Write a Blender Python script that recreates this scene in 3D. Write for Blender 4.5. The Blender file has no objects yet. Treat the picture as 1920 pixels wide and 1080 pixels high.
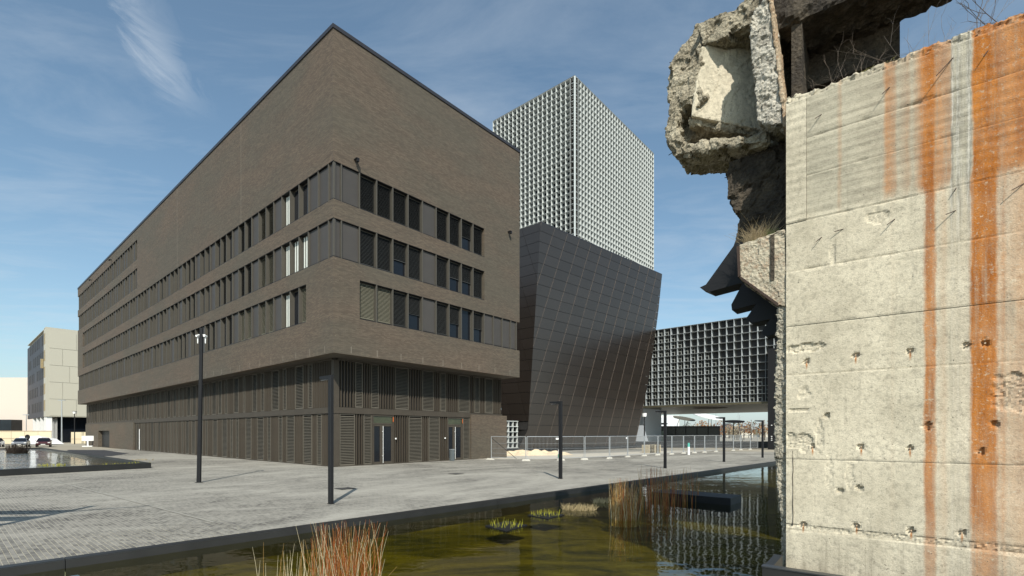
import bpy, bmesh, math, random
from mathutils import Vector, Matrix, noise
random.seed(7)
R = math.radians
SC = bpy.context.scene
COL = SC.collection

# ------------------------------------------------------------------ camera, sky, sun, exposure
cam_d = bpy.data.cameras.new('camera')
cam = bpy.data.objects.new('camera', cam_d); COL.objects.link(cam)
cam.location = (0, 0, 2.2); cam.rotation_euler = (R(90), 0, 0)
cam_d.sensor_width = 36; cam_d.lens = 36 * 925 / 1920
cam_d.shift_y = 272 / 1920
cam_d.clip_start = .1; cam_d.clip_end = 6000
SC.camera = cam

SUN_EL = 43.0
SUN_DIR = Vector((.13, -.99, 0)).normalized() * math.cos(R(SUN_EL)) + Vector((0, 0, math.sin(R(SUN_EL))))
SUN_STRENGTH = 4.9
SKY_STRENGTH = .136
EXPOSURE = .12

world = bpy.data.worlds.new('World'); SC.world = world; world.use_nodes = True
wn = world.node_tree; wn.nodes.clear()

def mk(nt):
    def n(t, **k):
        o = nt.nodes.new(t)
        ins = k.pop('ins', {})
        for a, b in k.items(): setattr(o, a, b)
        for a, b in ins.items():
            if hasattr(b, 'is_output') or isinstance(b, bpy.types.NodeSocket): nt.links.new(b, o.inputs[a])
            else: o.inputs[a].default_value = b
        return o
    def m(op, a, b=0.0, c=0.0, clamp=False):
        o = nt.nodes.new('ShaderNodeMath'); o.operation = op; o.use_clamp = clamp
        for i, v in enumerate((a, b, c)):
            if isinstance(v, bpy.types.NodeSocket): nt.links.new(v, o.inputs[i])
            else: o.inputs[i].default_value = v
        return o.outputs[0]
    def mix(f, a, b, mode='MIX'):
        o = nt.nodes.new('ShaderNodeMix'); o.data_type = 'RGBA'; o.blend_type = mode
        for i, v in ((0, f), (6, a), (7, b)):
            if isinstance(v, bpy.types.NodeSocket): nt.links.new(v, o.inputs[i])
            elif i == 0: o.inputs[0].default_value = v
            else: o.inputs[i].default_value = (*v, 1)
        return o.outputs[2]
    def ramp(f, stops, interp='LINEAR'):
        o = nt.nodes.new('ShaderNodeValToRGB'); cr = o.color_ramp; cr.interpolation = interp
        while len(cr.elements) < len(stops): cr.elements.new(.5)
        for e, (p, c) in zip(cr.elements, stops):
            e.position = p; e.color = (c, c, c, 1) if not isinstance(c, tuple) else (*c, 1)
        nt.links.new(f, o.inputs[0]); return o.outputs[0]
    def noi(vec, scale=5, detail=4, rough=.55, dist=0.0):
        o = nt.nodes.new('ShaderNodeTexNoise')
        o.inputs['Scale'].default_value = scale; o.inputs['Detail'].default_value = detail
        o.inputs['Roughness'].default_value = rough; o.inputs['Distortion'].default_value = dist
        nt.links.new(vec, o.inputs['Vector']); return o.outputs['Fac']
    def mp(vec, scale=(1, 1, 1), rot=(0, 0, 0), loc=(0, 0, 0)):
        o = nt.nodes.new('ShaderNodeMapping')
        o.inputs['Scale'].default_value = scale; o.inputs['Rotation'].default_value = rot
        o.inputs['Location'].default_value = loc
        nt.links.new(vec, o.inputs['Vector']); return o.outputs[0]
    return n, m, mix, ramp, noi, mp

n, m, mix, ramp, noi, mp = mk(wn)
sky = n('ShaderNodeTexSky', sky_type='NISHITA', sun_disc=False, sun_elevation=R(SUN_EL),
        sun_rotation=math.atan2(SUN_DIR.x, SUN_DIR.y), altitude=300, air_density=1.0, dust_density=1.6, ozone_density=1.3)
tc = n('ShaderNodeTexCoord').outputs['Generated']
sp = n('ShaderNodeSeparateXYZ', ins={0: tc})
zc = m('MAXIMUM', sp.outputs[2], .02)
cu, cv = m('DIVIDE', sp.outputs[0], zc), m('DIVIDE', sp.outputs[1], zc)
pl = n('ShaderNodeCombineXYZ', ins={0: cu, 1: cv}).outputs[0]
wisp = noi(mp(pl, (1.0, 2.2, 1), (0, 0, R(25))), 1.1, 8, .62, .5)
thin = ramp(wisp, [(.45, 0.0), (.8, .5)])
# one long cirrus plume high on the left
warp = noi(mp(pl, (2.2, 1.2, 1), (0, 0, R(-18))), 3.0, 9, .68, .9)
ax, ay, bx, by = -.80, .90, -1.0, 1.52
L2 = (bx - ax) ** 2 + (by - ay) ** 2
px_, py_ = m('SUBTRACT', cu, ax), m('SUBTRACT', cv, ay)
tt = m('DIVIDE', m('ADD', m('MULTIPLY', px_, bx - ax), m('MULTIPLY', py_, by - ay)), L2)
perp = m('DIVIDE', m('SUBTRACT', m('MULTIPLY', px_, by - ay), m('MULTIPLY', py_, bx - ax)), math.sqrt(L2))
perp = m('ADD', perp, m('MULTIPLY', m('SUBTRACT', warp, .5), .22))
wid = m('MULTIPLY_ADD', m('MAXIMUM', tt, 0.0), .02, .058)
across = m('SUBTRACT', 1.0, m('POWER', m('DIVIDE', m('ABSOLUTE', perp), wid), 1.6), clamp=True)
along = m('MULTIPLY', m('SUBTRACT', 1.1, tt, clamp=False), 3.5, clamp=True)
plume = m('MULTIPLY', m('MULTIPLY', across, along), ramp(warp, [(.34, .05), (.66, 1.0)]))
cl = m('ADD', m('ADD', m('MULTIPLY', plume, .42), m('MULTIPLY', thin, .60)), m('MULTIPLY_ADD', m('POWER', m('SUBTRACT', 1.0, sp.outputs[2], clamp=True), 7.0), .50, .05), clamp=True)
hs = mix(1.0, n('ShaderNodeHueSaturation', ins={'Saturation': .98, 'Value': 1.0, 'Color': sky.outputs[0]}).outputs[0], (.86, 1.04, 1.0), 'MULTIPLY')
skyc = mix(cl, hs, (4.7, 5.2, 5.7))
bg = n('ShaderNodeBackground', ins={'Color': skyc, 'Strength': SKY_STRENGTH})
n('ShaderNodeOutputWorld', ins={0: bg.outputs[0]})

sl = bpy.data.lights.new('sun', 'SUN'); sl.energy = SUN_STRENGTH; sl.angle = R(.5); sl.color = (1, .95, .86)
so = bpy.data.objects.new('sun', sl); COL.objects.link(so)
so.rotation_euler = SUN_DIR.to_track_quat('Z', 'Y').to_euler()
SC.view_settings.view_transform = 'Standard'; SC.view_settings.look = 'None'
SC.view_settings.exposure = EXPOSURE; SC.view_settings.gamma = 1; SC.view_settings.use_curve_mapping = False
SC.cycles.max_bounces = 6; SC.cycles.diffuse_bounces = 1; SC.cycles.transparent_max_bounces = 12

# ------------------------------------------------------------------ helpers
def tag(o, label=None, cat=None, group=None, kind=None):
    if label: o['label'] = label
    if cat: o['category'] = cat
    if group: o['group'] = group
    if kind: o['kind'] = kind
    return o
def empty(name, loc=(0, 0, 0), rz=0, label=None, cat=None, group=None):
    o = bpy.data.objects.new(name, None); COL.objects.link(o)
    o.location = loc; o.rotation_euler = (0, 0, rz); o.empty_display_size = .3
    return tag(o, label, cat, group)
def put(name, me, parent=None, loc=(0, 0, 0), rot=(0, 0, 0), kind=None):
    o = bpy.data.objects.new(name, me); COL.objects.link(o)
    if parent: o.parent = parent
    o.location = loc; o.rotation_euler = rot
    if kind: o['kind'] = kind
    return o
class MB:
    def __init__(s): s.v = []; s.f = []
    def add(s, vs, fs):
        b = len(s.v); s.v += [tuple(v) for v in vs]; s.f += [tuple(i + b for i in f) for f in fs]; return s
    def box(s, x0, x1, y0, y1, z0, z1):
        return s.add([(x0,y0,z0),(x1,y0,z0),(x1,y1,z0),(x0,y1,z0),(x0,y0,z1),(x1,y0,z1),(x1,y1,z1),(x0,y1,z1)],
              [(0,3,2,1),(4,5,6,7),(0,1,5,4),(1,2,6,5),(2,3,7,6),(3,0,4,7)])
    def hexa(s, p):   # 4 bottom, 4 top
        return s.add(p, [(0,3,2,1),(4,5,6,7),(0,1,5,4),(1,2,6,5),(2,3,7,6),(3,0,4,7)])
    def prism(s, poly, a, b, axis='z'):
        k = len(poly)
        def P(p, t): return {'z': (p[0], p[1], t), 'y': (p[0], t, p[1]), 'x': (t, p[0], p[1])}[axis]
        return s.add([P(p, a) for p in poly] + [P(p, b) for p in poly],
              [tuple(range(k))[::-1], tuple(range(k, 2 * k))] + [(i, (i + 1) % k, k + (i + 1) % k, k + i) for i in range(k)])
    def tube(s, p, q, r0, r1=None, k=6):
        p, q = Vector(p), Vector(q); r1 = r0 if r1 is None else r1
        d = (q - p).normalized(); a = d.orthogonal().normalized(); b = d.cross(a)
        vs = [p + (a * math.cos(6.2832 * i / k) + b * math.sin(6.2832 * i / k)) * r0 for i in range(k)]
        vs += [q + (a * math.cos(6.2832 * i / k) + b * math.sin(6.2832 * i / k)) * r1 for i in range(k)]
        return s.add(vs, [(i, (i + 1) % k, k + (i + 1) % k, k + i) for i in range(k)] + [tuple(range(k))[::-1], tuple(range(k, 2 * k))])
    def path(s, pts, r0, r1=None, k=4):
        r1 = r0 if r1 is None else r1; N = len(pts); rings = []; 
        b = len(s.v)
        for i, p in enumerate(pts):
            p = Vector(p); d = (Vector(pts[min(i + 1, N - 1)]) - Vector(pts[max(i - 1, 0)])).normalized()
            a = d.cross(Vector((0.31, .95, .05))).normalized(); c = d.cross(a)
            r = r0 + (r1 - r0) * i / (N - 1)
            for j in range(k):
                t = 6.2832 * j / k; s.v.append(tuple(p + (a * math.cos(t) + c * math.sin(t)) * r))
        for i in range(N - 1):
            for j in range(k):
                s.f.append((b + i * k + j, b + i * k + (j + 1) % k, b + (i + 1) * k + (j + 1) % k, b + (i + 1) * k + j))
        return s
    def disc(s, c, r, h, k=24, nx=0, ny=0):
        vs = []
        for zz in (0, h):
            for i in range(k):
                t = 6.2832 * i / k; x, y = r * math.cos(t), r * math.sin(t)
                vs.append((c[0] + x, c[1] + y, c[2] + zz + x * nx + y * ny))
        return s.add(vs, [(i, (i + 1) % k, k + (i + 1) % k, k + i) for i in range(k)] + [tuple(range(k))[::-1], tuple(range(k, 2 * k))])
    def mesh(s, name, mat, bevel=0, smooth=False):
        me = bpy.data.meshes.new(name); me.from_pydata(s.v, [], s.f)
        me.materials.append(mat)
        bm = bmesh.new(); bm.from_mesh(me); bmesh.ops.recalc_face_normals(bm, faces=bm.faces)
        if bevel: bmesh.ops.bevel(bm, geom=bm.edges[:], offset=bevel, segments=1, affect='EDGES', profile=.5)
        bm.to_mesh(me); bm.free()
        if smooth:
            for p in me.polygons: p.use_smooth = True
        return me
    def build(s, name, mat, parent=None, loc=(0, 0, 0), rot=(0, 0, 0), kind=None, bevel=0, smooth=False):
        return put(name, s.mesh(name, mat, bevel, smooth), parent, loc, rot, kind)
def copy_tree(o, parent=None):
    c = o.copy(); COL.objects.link(c); c.parent = parent
    for ch in list(o.children): copy_tree(ch, c)
    return c

# ------------------------------------------------------------------ materials
def new_mat(name):
    mt = bpy.data.materials.new(name); mt.use_nodes = True; nt = mt.node_tree; nt.nodes.clear()
    return mt, nt, mk(nt)
def finish(nt, n, color, rough=.6, metal=0.0, bump=None, bdist=.01, bstr=.6, spec=.5):
    p = n('ShaderNodeBsdfPrincipled')
    for k, v in (('Base Color', color), ('Roughness', rough), ('Metallic', metal), ('Specular IOR Level', spec)):
        if isinstance(v, bpy.types.NodeSocket): nt.links.new(v, p.inputs[k])
        else: p.inputs[k].default_value = (*v, 1) if isinstance(v, tuple) else v
    if bump is not None:
        b = n('ShaderNodeBump', ins={'Height': bump, 'Distance': bdist, 'Strength': bstr}); nt.links.new(b.outputs[0], p.inputs['Normal'])
    n('ShaderNodeOutputMaterial', ins={0: p.outputs[0]})
    return p
def M(name, col, rough=.6, metal=0, var=.12, scale=3., spec=.5, bump=0.):
    mt, nt, (n, m, mix, ramp, noi, mp) = new_mat(name)
    co = n('ShaderNodeTexCoord').outputs['Object']
    rnd = n('ShaderNodeObjectInfo').outputs['Random']
    f = m('ADD', m('MULTIPLY', noi(co, scale, 5), .75), m('MULTIPLY', rnd, .25))
    c = mix(f, tuple(x * (1 - var * 1.6) for x in col), tuple(min(.95, x * (1 + var * 1.6)) for x in col))
    b = noi(co, scale * 9, 3) if bump else None
    r = m('ADD', rough - .06, m('MULTIPLY', noi(co, scale * 2, 3), .12))
    finish(nt, n, c, r, metal, b, bump or .01, .5, spec)
    return mt

def brick_mat(name, shift=0.0):
    mt, nt, (n, m, mix, ramp, noi, mp) = new_mat(name)
    co = n('ShaderNodeTexCoord').outputs['Object']
    s = n('ShaderNodeSeparateXYZ', ins={0: co})
    u = m('ADD', s.outputs[0], s.outputs[1])
    uv = n('ShaderNodeCombineXYZ', ins={0: u, 1: s.outputs[2]}).outputs[0]
    br = n('ShaderNodeTexBrick', offset=.5, ins={'Vector': uv, 'Scale': 1.0, 'Brick Width': .25, 'Row Height': .062,
           'Mortar Size': .008, 'Mortar Smooth': .3, 'Bias': -.1, 'Color1': (.084, .064, .046, 1), 'Color2': (.150, .116, .082, 1), 'Mortar': (.060, .050, .040, 1)})
    big = noi(mp(uv, (.10, .22, 1)), 1, 5, .6)
    mid = noi(mp(uv, (.35, 4.5, 1)), 1, 4, .6)
    c = mix(ramp(big, [(.40, 0.0), (.62, 1.0)]), br.outputs['Color'], (.088, .080, .060), 'MIX')
    c = mix(.45, c, br.outputs['Color'])
    c = mix(ramp(big, [(.35, .55), (.55, 0.0)]), c, mix(.5, br.outputs['Color'], (.140, .098, .068)), 'MIX')
    c = mix(1.0, c, ramp(mid, [(.25, .86), (.75, 1.15)]), 'MULTIPLY')
    blk = noi(mp(uv, (4, 16, 1)), 1, 2, .5)
    c = mix(ramp(blk, [(.70, 0.0), (.82, .8)]), c, (.26, .225, .17))
    finish(nt, n, c, .72, 0, m('SUBTRACT', 1.0, br.outputs['Fac']), .006, .8, .35)
    return mt
def paving_mat():
    mt, nt, (n, m, mix, ramp, noi, mp) = new_mat('paving')
    co = mp(n('ShaderNodeNewGeometry').outputs['Position'], (1, 1, 1), (0, 0, -math.atan2(.6517, -.7585)))
    br = n('ShaderNodeTexBrick', offset=.5, ins={'Vector': co, 'Scale': 1.0, 'Brick Width': PW, 'Row Height': PH,
           'Mortar Size': .006, 'Mortar Smooth': .2, 'Bias': 0.0, 'Color1': (.035, .034, .037, 1), 'Color2': (.20, .19, .17, 1), 'Mortar': (.34, .315, .24, 1)})
    sweep = noi(mp(co, (.16, .10, 1), (0, 0, R(20))), 1, 6, .62, 1.2)
    sweep2 = noi(mp(co, (.9, .35, 1), (0, 0, R(30))), 1, 7, .72, .8)
    sand = m('ADD', m('MULTIPLY', sweep, .62), m('MULTIPLY', sweep2, .38))
    c = mix(ramp(sand, [(.40, .06), (.50, .42), (.62, .88)]), br.outputs['Color'], (.38, .36, .31))
    spk = noi(co, 26, 3, .6)
    c = mix(1.0, c, ramp(spk, [(.3, .82), (.7, 1.15)]), 'MULTIPLY')
    stain = noi(mp(co, (.5, .5, 1)), 1, 4, .5)
    c = mix(ramp(stain, [(.62, 0.0), (.8, .35)]), c, (.10, .095, .09))
    finish(nt, n, c, .82, 0, m('SUBTRACT', 1.0, br.outputs['Fac']), .004, .6, .3)
    return mt
PW, PH = .23, .078

def water_mat(name, tint, wave, scale, deep=.0):
    mt, nt, (n, m, mix, ramp, noi, mp) = new_mat(name)
    co = n('ShaderNodeTexCoord').outputs['Object']
    a = noi(mp(co, (1, 1, 1), (0, 0, R(40))), scale, 3, .5, .3)
    b = noi(mp(co, (.5, 1.4, 1)), scale * .28, 3, .5, .4)
    patch = ramp(noi(co, .10, 2), [(.35, .45), (.65, 1.0)])
    h = m('MULTIPLY', m('ADD', m('MULTIPLY', a, .35), b), patch)
    bp = n('ShaderNodeBump', ins={'Height': h, 'Distance': wave, 'Strength': 1.0}).outputs[0]
    ge = n('ShaderNodeNewGeometry')
    dt = n('ShaderNodeVectorMath', operation='DOT_PRODUCT', ins={0: bp, 1: ge.outputs['Incoming']}).outputs['Value']
    fr = m('MULTIPLY_ADD', m('POWER', m('SUBTRACT', 1.0, m('ABSOLUTE', dt), clamp=True), 5.0), .95, .02)
    gl = n('ShaderNodeBsdfGlossy', ins={'Roughness': .015, 'Color': (.95, .97, 1, 1), 'Normal': bp}).outputs[0]
    tr = n('ShaderNodeBsdfTransparent', ins={'Color': (*tint, 1)}).outputs[0]
    ms = n('ShaderNodeMixShader', ins={0: fr, 1: tr, 2: gl})
    n('ShaderNodeOutputMaterial', ins={0: ms.outputs[0]})
    return mt
def bed_mat(name, c0, c1, c2):
    mt, nt, (n, m, mix, ramp, noi, mp) = new_mat(name)
    co = n('ShaderNodeTexCoord').outputs['Object']
    a = noi(mp(co, (.55, 1.1, 1), (0, 0, R(-35))), .8, 7, .62, 1.4)
    b = noi(mp(co, (1, 2, 1)), 5, 6, .7, 1.0)
    c = mix(ramp(a, [(.38, 0.0), (.60, 1.0)]), c0, c1)
    c = mix(ramp(a, [(.60, 0.0), (.74, .8)]), c, c2)
    c = mix(1.0, c, ramp(b, [(.25, .6), (.75, 1.35)]), 'MULTIPLY')
    finish(nt, n, c, .9, 0, b, .05, .5, .1)
    return mt

HOLES_R = [(.21,.93),(.82,.98),(1.38,.98),(1.85,1.01),(.32,2.01),(.87,2.02),(1.37,2.01),(.25,3.2),(.81,3.23),(1.37,3.23)]
def concrete_mat(name, streaks=True):
    mt, nt, (n, m, mix, ramp, noi, mp) = new_mat(name)
    co = n('ShaderNodeTexCoord').outputs['Object']
    s = n('ShaderNodeSeparateXYZ', ins={0: co}); X, Z = s.outputs[0], s.outputs[2]
    cloud = noi(co, 1.3, 8, .68, .4)
    fine = noi(co, 16, 6, .75)
    pore = noi(co, 42, 2, .5)
    c = mix(ramp(cloud, [(.34, 0.0), (.60, 1.0)]), (.46, .41, .305), (.65, .585, .445))
    c = mix(ramp(fine, [(.34, .60), (.52, 0.0)]), c, (.22, .20, .155))
    c = mix(ramp(noi(co, 3.2, 7, .8), [(.52, 0.0), (.66, .7)]), c, (.56, .50, .38))
    up = ramp(m('ADD', m('MULTIPLY', Z, .1), m('MULTIPLY', m('SUBTRACT', cloud, .5), .05)), [(.515, 0.0), (.53, 1.0)])
    if streaks:
        boards = m('ADD', m('MULTIPLY', noi(mp(co, (.5, .5, 17)), 1, 5, .7, .2), .6), m('MULTIPLY', noi(co, 2.0, 6, .7), .4))
        upc = mix(ramp(boards, [(.38, .95), (.56, 0.0)]), (.43, .395, .30), (.16, .148, .112))
        c = mix(m('MULTIPLY', m('MULTIPLY', up, .66), ramp(X, [(.245, .25), (.255, 1.0)])), c, upc)
        stp = noi(mp(co, (11, 11, .45)), 1, 5, .65)
        xs = m('MULTIPLY', m('ADD', X, m('MULTIPLY', m('SUBTRACT', noi(mp(co, (9, 9, 1.6)), 1, 6, .75), .5), .085)), 1 / 3.0)
        lo = ramp(xs, [(0, 0.0), (.39, .0), (.395, .05), (.41, 0.0), (.497, .0), (.507, .88), (.533, .88), (.542, .05), (.565, .22), (.575, .04),
                       (.636, .06), (.647, 1.0), (.712, .98), (.722, .38), (.735, .62), (.745, .34), (.80, .50), (1, .65)])
        hi = ramp(xs, [(0, 0.0), (.20, .0), (.212, .28), (.222, .0), (.365, .04), (.378, .62), (.405, .45), (.415, .06), (.45, .34), (.462, .05),
                       (.470, .20), (.500, .95), (.53, 1.0), (.537, .70), (.583, .50), (.588, .0), (.643, 0.0), (.650, 1.0), (.715, 1.0), (.728, .80), (.80, .92), (1, .9)])
        amt = mix(up, lo, hi)
        nb = ramp(stp, [(.28, .68), (.48, 1.0)])
        low_fade = ramp(m('MULTIPLY', Z, .2), [(.0, .75), (.17, .6), (.25, .9), (.5, 1.0)])
        amt = mix(1.0, mix(1.0, amt, nb, 'MULTIPLY'), low_fade, 'MULTIPLY')
        rust = mix(ramp(noi(mp(co, (5, 5, .9)), 1, 6, .7), [(.35, 0.0), (.65, 1.0)]), (.27, .080, .011), (.50, .185, .033))
        fk = ramp(noi(co, 22, 5, .75), [(.56, 1.0), (.68, .30)])
        amt = mix(1.0, mix(1.0, amt, fk, 'MULTIPLY'), ramp(noi(mp(co, (3, 3, 1.3)), 1, 5, .7), [(.30, .80), (.50, 1.0)]), 'MULTIPLY')
        c = mix(amt, c, rust)
        wh = ramp(xs, [(.580, 0.0), (.586, .8), (.598, .15), (.604, .8), (.616, .35), (.626, .1), (.634, .75), (.640, .8), (.645, 0.0)])
        whz = ramp(m('MULTIPLY', Z, .1), [(.44, .25), (.50, 1.0)])
        wv = ramp(noi(mp(co, (38, 38, 1.2)), 1, 6, .75), [(.42, .1), (.58, 1.0)])
        whc = mix(wv, (.14, .135, .115), (.58, .55, .48))
        c = mix(mix(1.0, mix(1.0, wh, whz, 'MULTIPLY'), ramp(noi(co, 3, 4), [(.25, .6), (.5, 1.0)]), 'MULTIPLY'), c, whc)
        hx = m('ADD', X, m('MULTIPLY', m('SUBTRACT', noi(co, 14, 3), .5), .02)); hacc = None
        for (a_, b_) in HOLES_R:
            q1 = m('SUBTRACT', 1.0, m('MULTIPLY', m('ABSOLUTE', m('SUBTRACT', hx, a_)), 62.0), clamp=True)
            q2 = m('MULTIPLY', m('SUBTRACT', 1.0, m('MULTIPLY', m('ABSOLUTE', m('SUBTRACT', Z, b_ - .055)), 13.0), clamp=True), q1)
            hacc = q2 if hacc is None else m('MAXIMUM', hacc, q2)
        c = mix(m('MULTIPLY', hacc, 1.3, clamp=True), c, (.38, .16, .05))
        drip = ramp(stp, [(.26, .5), (.42, 0.0)])
        c = mix(drip, c, (.24, .215, .165))
        bc = ramp(m('MULTIPLY', Z, .5), [(.0, 1.0), (.16, .9), (.33, .25), (.38, 0.0)])
        c = mix(m('MULTIPLY', bc, ramp(stp, [(.35, .7), (.55, 0.0)])), c, (.30, .26, .19))
    c = mix(ramp(pore, [(.70, 0.0), (.74, .9)]), c, (.10, .09, .07))
    c = mix(ramp(noi(co, 70, 2), [(.3, .35), (.5, 0.0)]), c, (.25, .22, .17))
    h = m('ADD', m('MULTIPLY', fine, .5), m('MULTIPLY', noi(co, 60, 4, .7), .5))
    finish(nt, n, c, .9, 0, h, .014, .8, .2)
    return mt
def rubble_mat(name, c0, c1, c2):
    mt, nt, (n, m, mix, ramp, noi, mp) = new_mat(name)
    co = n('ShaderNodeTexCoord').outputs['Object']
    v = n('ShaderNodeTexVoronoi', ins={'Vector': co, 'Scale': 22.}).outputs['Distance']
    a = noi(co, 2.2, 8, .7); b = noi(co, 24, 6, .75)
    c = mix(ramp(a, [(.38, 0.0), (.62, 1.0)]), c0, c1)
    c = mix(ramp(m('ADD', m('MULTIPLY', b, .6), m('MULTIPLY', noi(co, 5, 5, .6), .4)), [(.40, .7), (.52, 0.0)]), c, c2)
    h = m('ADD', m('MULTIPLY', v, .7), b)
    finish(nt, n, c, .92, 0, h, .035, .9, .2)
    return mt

BRICK = brick_mat('dark_brick')
PAVE = paving_mat()
FIN = M('fin_metal', (.082, .075, .062), .55, .1, .10, 3, .3)
PANEL = M('solid_panel', (.066, .060, .055), .55, .1, .12, 1.2, .3)
SLAT = M('slat_metal', (.062, .052, .040), .6, .0, .18, 2, .25)
SHUT = M('shutter_metal', (.105, .094, .075), .6, .0, .16, 2, .25)
BLIND = M('blind_metal', (.055, .057, .055), .55, .1, .12, 3, .3)
BLINDL = M('blind_pale', (.20, .188, .138), .6, .0, .12, 3, .3)
CURT = M('curtain', (.62, .64, .58), .7, 0, .1)
GLASS = M('dark_glass', (.008, .010, .014), .08, 0, .2, .7, .35)
DARK = M('dark_interior', (.018, .017, .016), .6, 0, .2)
BLACK = M('black_metal', (.011, .011, .012), .55, .0, .25, 4, .3)
STEEL = M('black_steel_edge', (.030, .030, .029), .5, .4, .3, 1.5)
SOFF = M('soffit', (.085, .074, .06), .75, 0, .2, .6)
CAP = M('roof_cap', (.055, .052, .056), .4, .5, .1)
WHITE = M('white_aluminium', (.60, .63, .61), .5, .0, .06, .3)
RING = M('inner_frame_aluminium', (.42, .44, .41), .45, .2, .06)
TGLASS = M('tower_glass', (.014, .019, .024), .2, .0, .6, .5, .35)
GALV = M('galvanised_steel', (.50, .52, .53), .4, .6, .1)
CFOOT = M('concrete_foot', (.50, .48, .42), .85, 0, .15, 6)
WPAINT = M('white_paint', (.78, .78, .76), .45, 0, .04)
CONC = concrete_mat('stained_concrete')
CONC2 = concrete_mat('plain_concrete', False)
RUB = rubble_mat('broken_concrete', (.27, .235, .17), (.50, .445, .33), (.12, .10, .07))
RUBD = rubble_mat('dark_shaded_concrete', (.05, .042, .034), (.11, .09, .065), (.025, .022, .018))  # darker broken concrete: recess shade put into the colour; also the bracket joint
RUBP = rubble_mat('pale_rough_edge', (.36, .33, .26), (.50, .46, .36), (.17, .15, .12))
RUST = M('rusty_concrete', (.48, .36, .24), .85, 0, .35, 5, .2, .01)
REBAR = M('rebar', (.045, .028, .02), .8, .2, .4, 20)

# ------------------------------------------------------------------ ground, basin, water
ANG_L = math.atan2(.6517, -.7585)            # plaza course direction
e = Vector((.691, .723, 0)).normalized(); nn = Vector((-e.y, e.x, 0))
A0 = Vector((-8.25, 8.20, 0))                # a point on the basin edge
def ln(s, off=0, z=0): p = A0 + e * s + nn * off; return (p.x, p.y, z)
rot_inv = Matrix.Rotation(-ANG_L, 3, 'Z')
def loc2(p): return tuple(rot_inv @ Vector(p))

def fine_grid(name, corners, nu, nv, mat, hfun=None):
    a, b, c, d = [Vector(p) for p in corners]; vs = []; fs = []
    for i in range(nu + 1):
        for j in range(nv + 1):
            u, v = i / nu, j / nv
            p = a * (1 - u) * (1 - v) + b * u * (1 - v) + c * u * v + d * (1 - u) * v
            if hfun: p.z += hfun(p)
            vs.append(tuple(rot_inv @ p))
    for i in range(nu):
        for j in range(nv):
            k = i * (nv + 1) + j; fs.append((k, k + nv + 1, k + nv + 2, k + 1))
    mb = MB(); mb.add(vs, fs); me = mb.mesh(name, mat)
    return put(name, me, None, (0, 0, 0), (0, 0, ANG_L))
G = M('distant_gravel', (.30, .27, .21), .9, 0, .2, .05)
g = MB(); g.add([ln(-900, -.01, -.012), ln(3000, -.01, -.012), ln(3000, 3500, -.012), ln(-900, 3500, -.012)], [(0, 1, 2, 3)])
g.build('ground', G, kind='structure')
plaza = fine_grid('plaza_paving', [ln(-45, .0), ln(62, .0), ln(62, 74), ln(-45, 74)], 2, 2, PAVE)
plaza['kind'] = 'structure'
bed = bed_mat('basin_bed', (.028, .029, .009), (.100, .088, .016), (.15, .145, .075))
b_ = MB(); b_.add([ln(-60, -80, -.52), ln(120, -80, -.52), ln(120, -.22, -.52), ln(-60, -.22, -.52)], [(0, 1, 2, 3)])
b_.build('basin_floor', bed, kind='structure')
W1 = water_mat('pond_water', (.84, .80, .38), .014, 2.6)
w_ = MB(); w_.add([ln(-60, -79, -.12), ln(120, -79, -.12), ln(120, -.255, -.12), ln(-60, -.255, -.12)], [(0, 1, 2, 3)])
w_.build('pond_water', W1, kind='structure')
# steel edge of the pond, in jointed lengths
k0 = empty('pond_edging', label='long black steel edging between the brick plaza and the pond', cat='edging')
L_ = 5.2
for i in range(-5, 16):
    s0, s1 = i * L_ + .6, (i + 1) * L_ + .6 - .012
    mb = MB()
    P = [ln(s0, -.26, -.9), ln(s1, -.26, -.9), ln(s1, -.215, -.9), ln(s0, -.215, -.9), ln(s0, -.26, .022), ln(s1, -.26, .022), ln(s1, -.215, .022), ln(s0, -.215, .022)]
    mb.hexa(P)
    P = [ln(s0, -.215, -.2), ln(s1, -.215, -.2), ln(s1, 0, -.2), ln(s0, 0, -.2), ln(s0, -.215, .03), ln(s1, -.215, .03), ln(s1, 0, .03), ln(s0, 0, .03)]
    mb.hexa(P)
    mb.build('edge_length', STEEL, k0)
# paving bricks nearest the camera as real pieces, on the same bond as the material
brick_me = []
for v in range(6):
    h = .004 + .0012 * v
    brick_me.append(MB().box(.005, PW - .005, .005, PH - .005, -.03, h).mesh('paving_brick', PAVE, .003))
prow = []
for i in range(-260, 60):
    for j in range(-60, 260):
        x = i * PW + (PW / 2 if (j % 2) else 0); y = j * PH
        c = Matrix.Rotation(ANG_L, 3, 'Z') @ Vector((x + PW / 2, y + PH / 2, 0))
        if not (2 < c.y < 15.5): continue
        k = c.x / c.y
        if k < -1.12 or k > .1: continue
        off = (c - A0).dot(nn)
        if off < .14: continue
        prow.append((c.y, x, y))
prow.sort()
joined = MB()
for idx, (d, x, y) in enumerate(prow):
    if idx < 300:
        put('paving_brick', brick_me[random.randrange(6)], plaza, (x, y, 0), (0, 0, 0))
    elif d < 12.6:
        h = .004 + .006 * random.random(); g0 = .005
        joined.add([(x+g0,y+g0,-.002),(x+PW-g0,y+g0,-.002),(x+PW-g0,y+PH-g0,-.002),(x+g0,y+PH-g0,-.002),
                    (x+g0,y+g0,h),(x+PW-g0,y+g0,h),(x+PW-g0,y+PH-g0,h),(x+g0,y+PH-g0,h)],
                   [(4,5,6,7),(0,1,5,4),(1,2,6,5),(2,3,7,6),(3,0,4,7)])
joined.build('paving_bricks', PAVE, plaza, kind='stuff')
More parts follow.
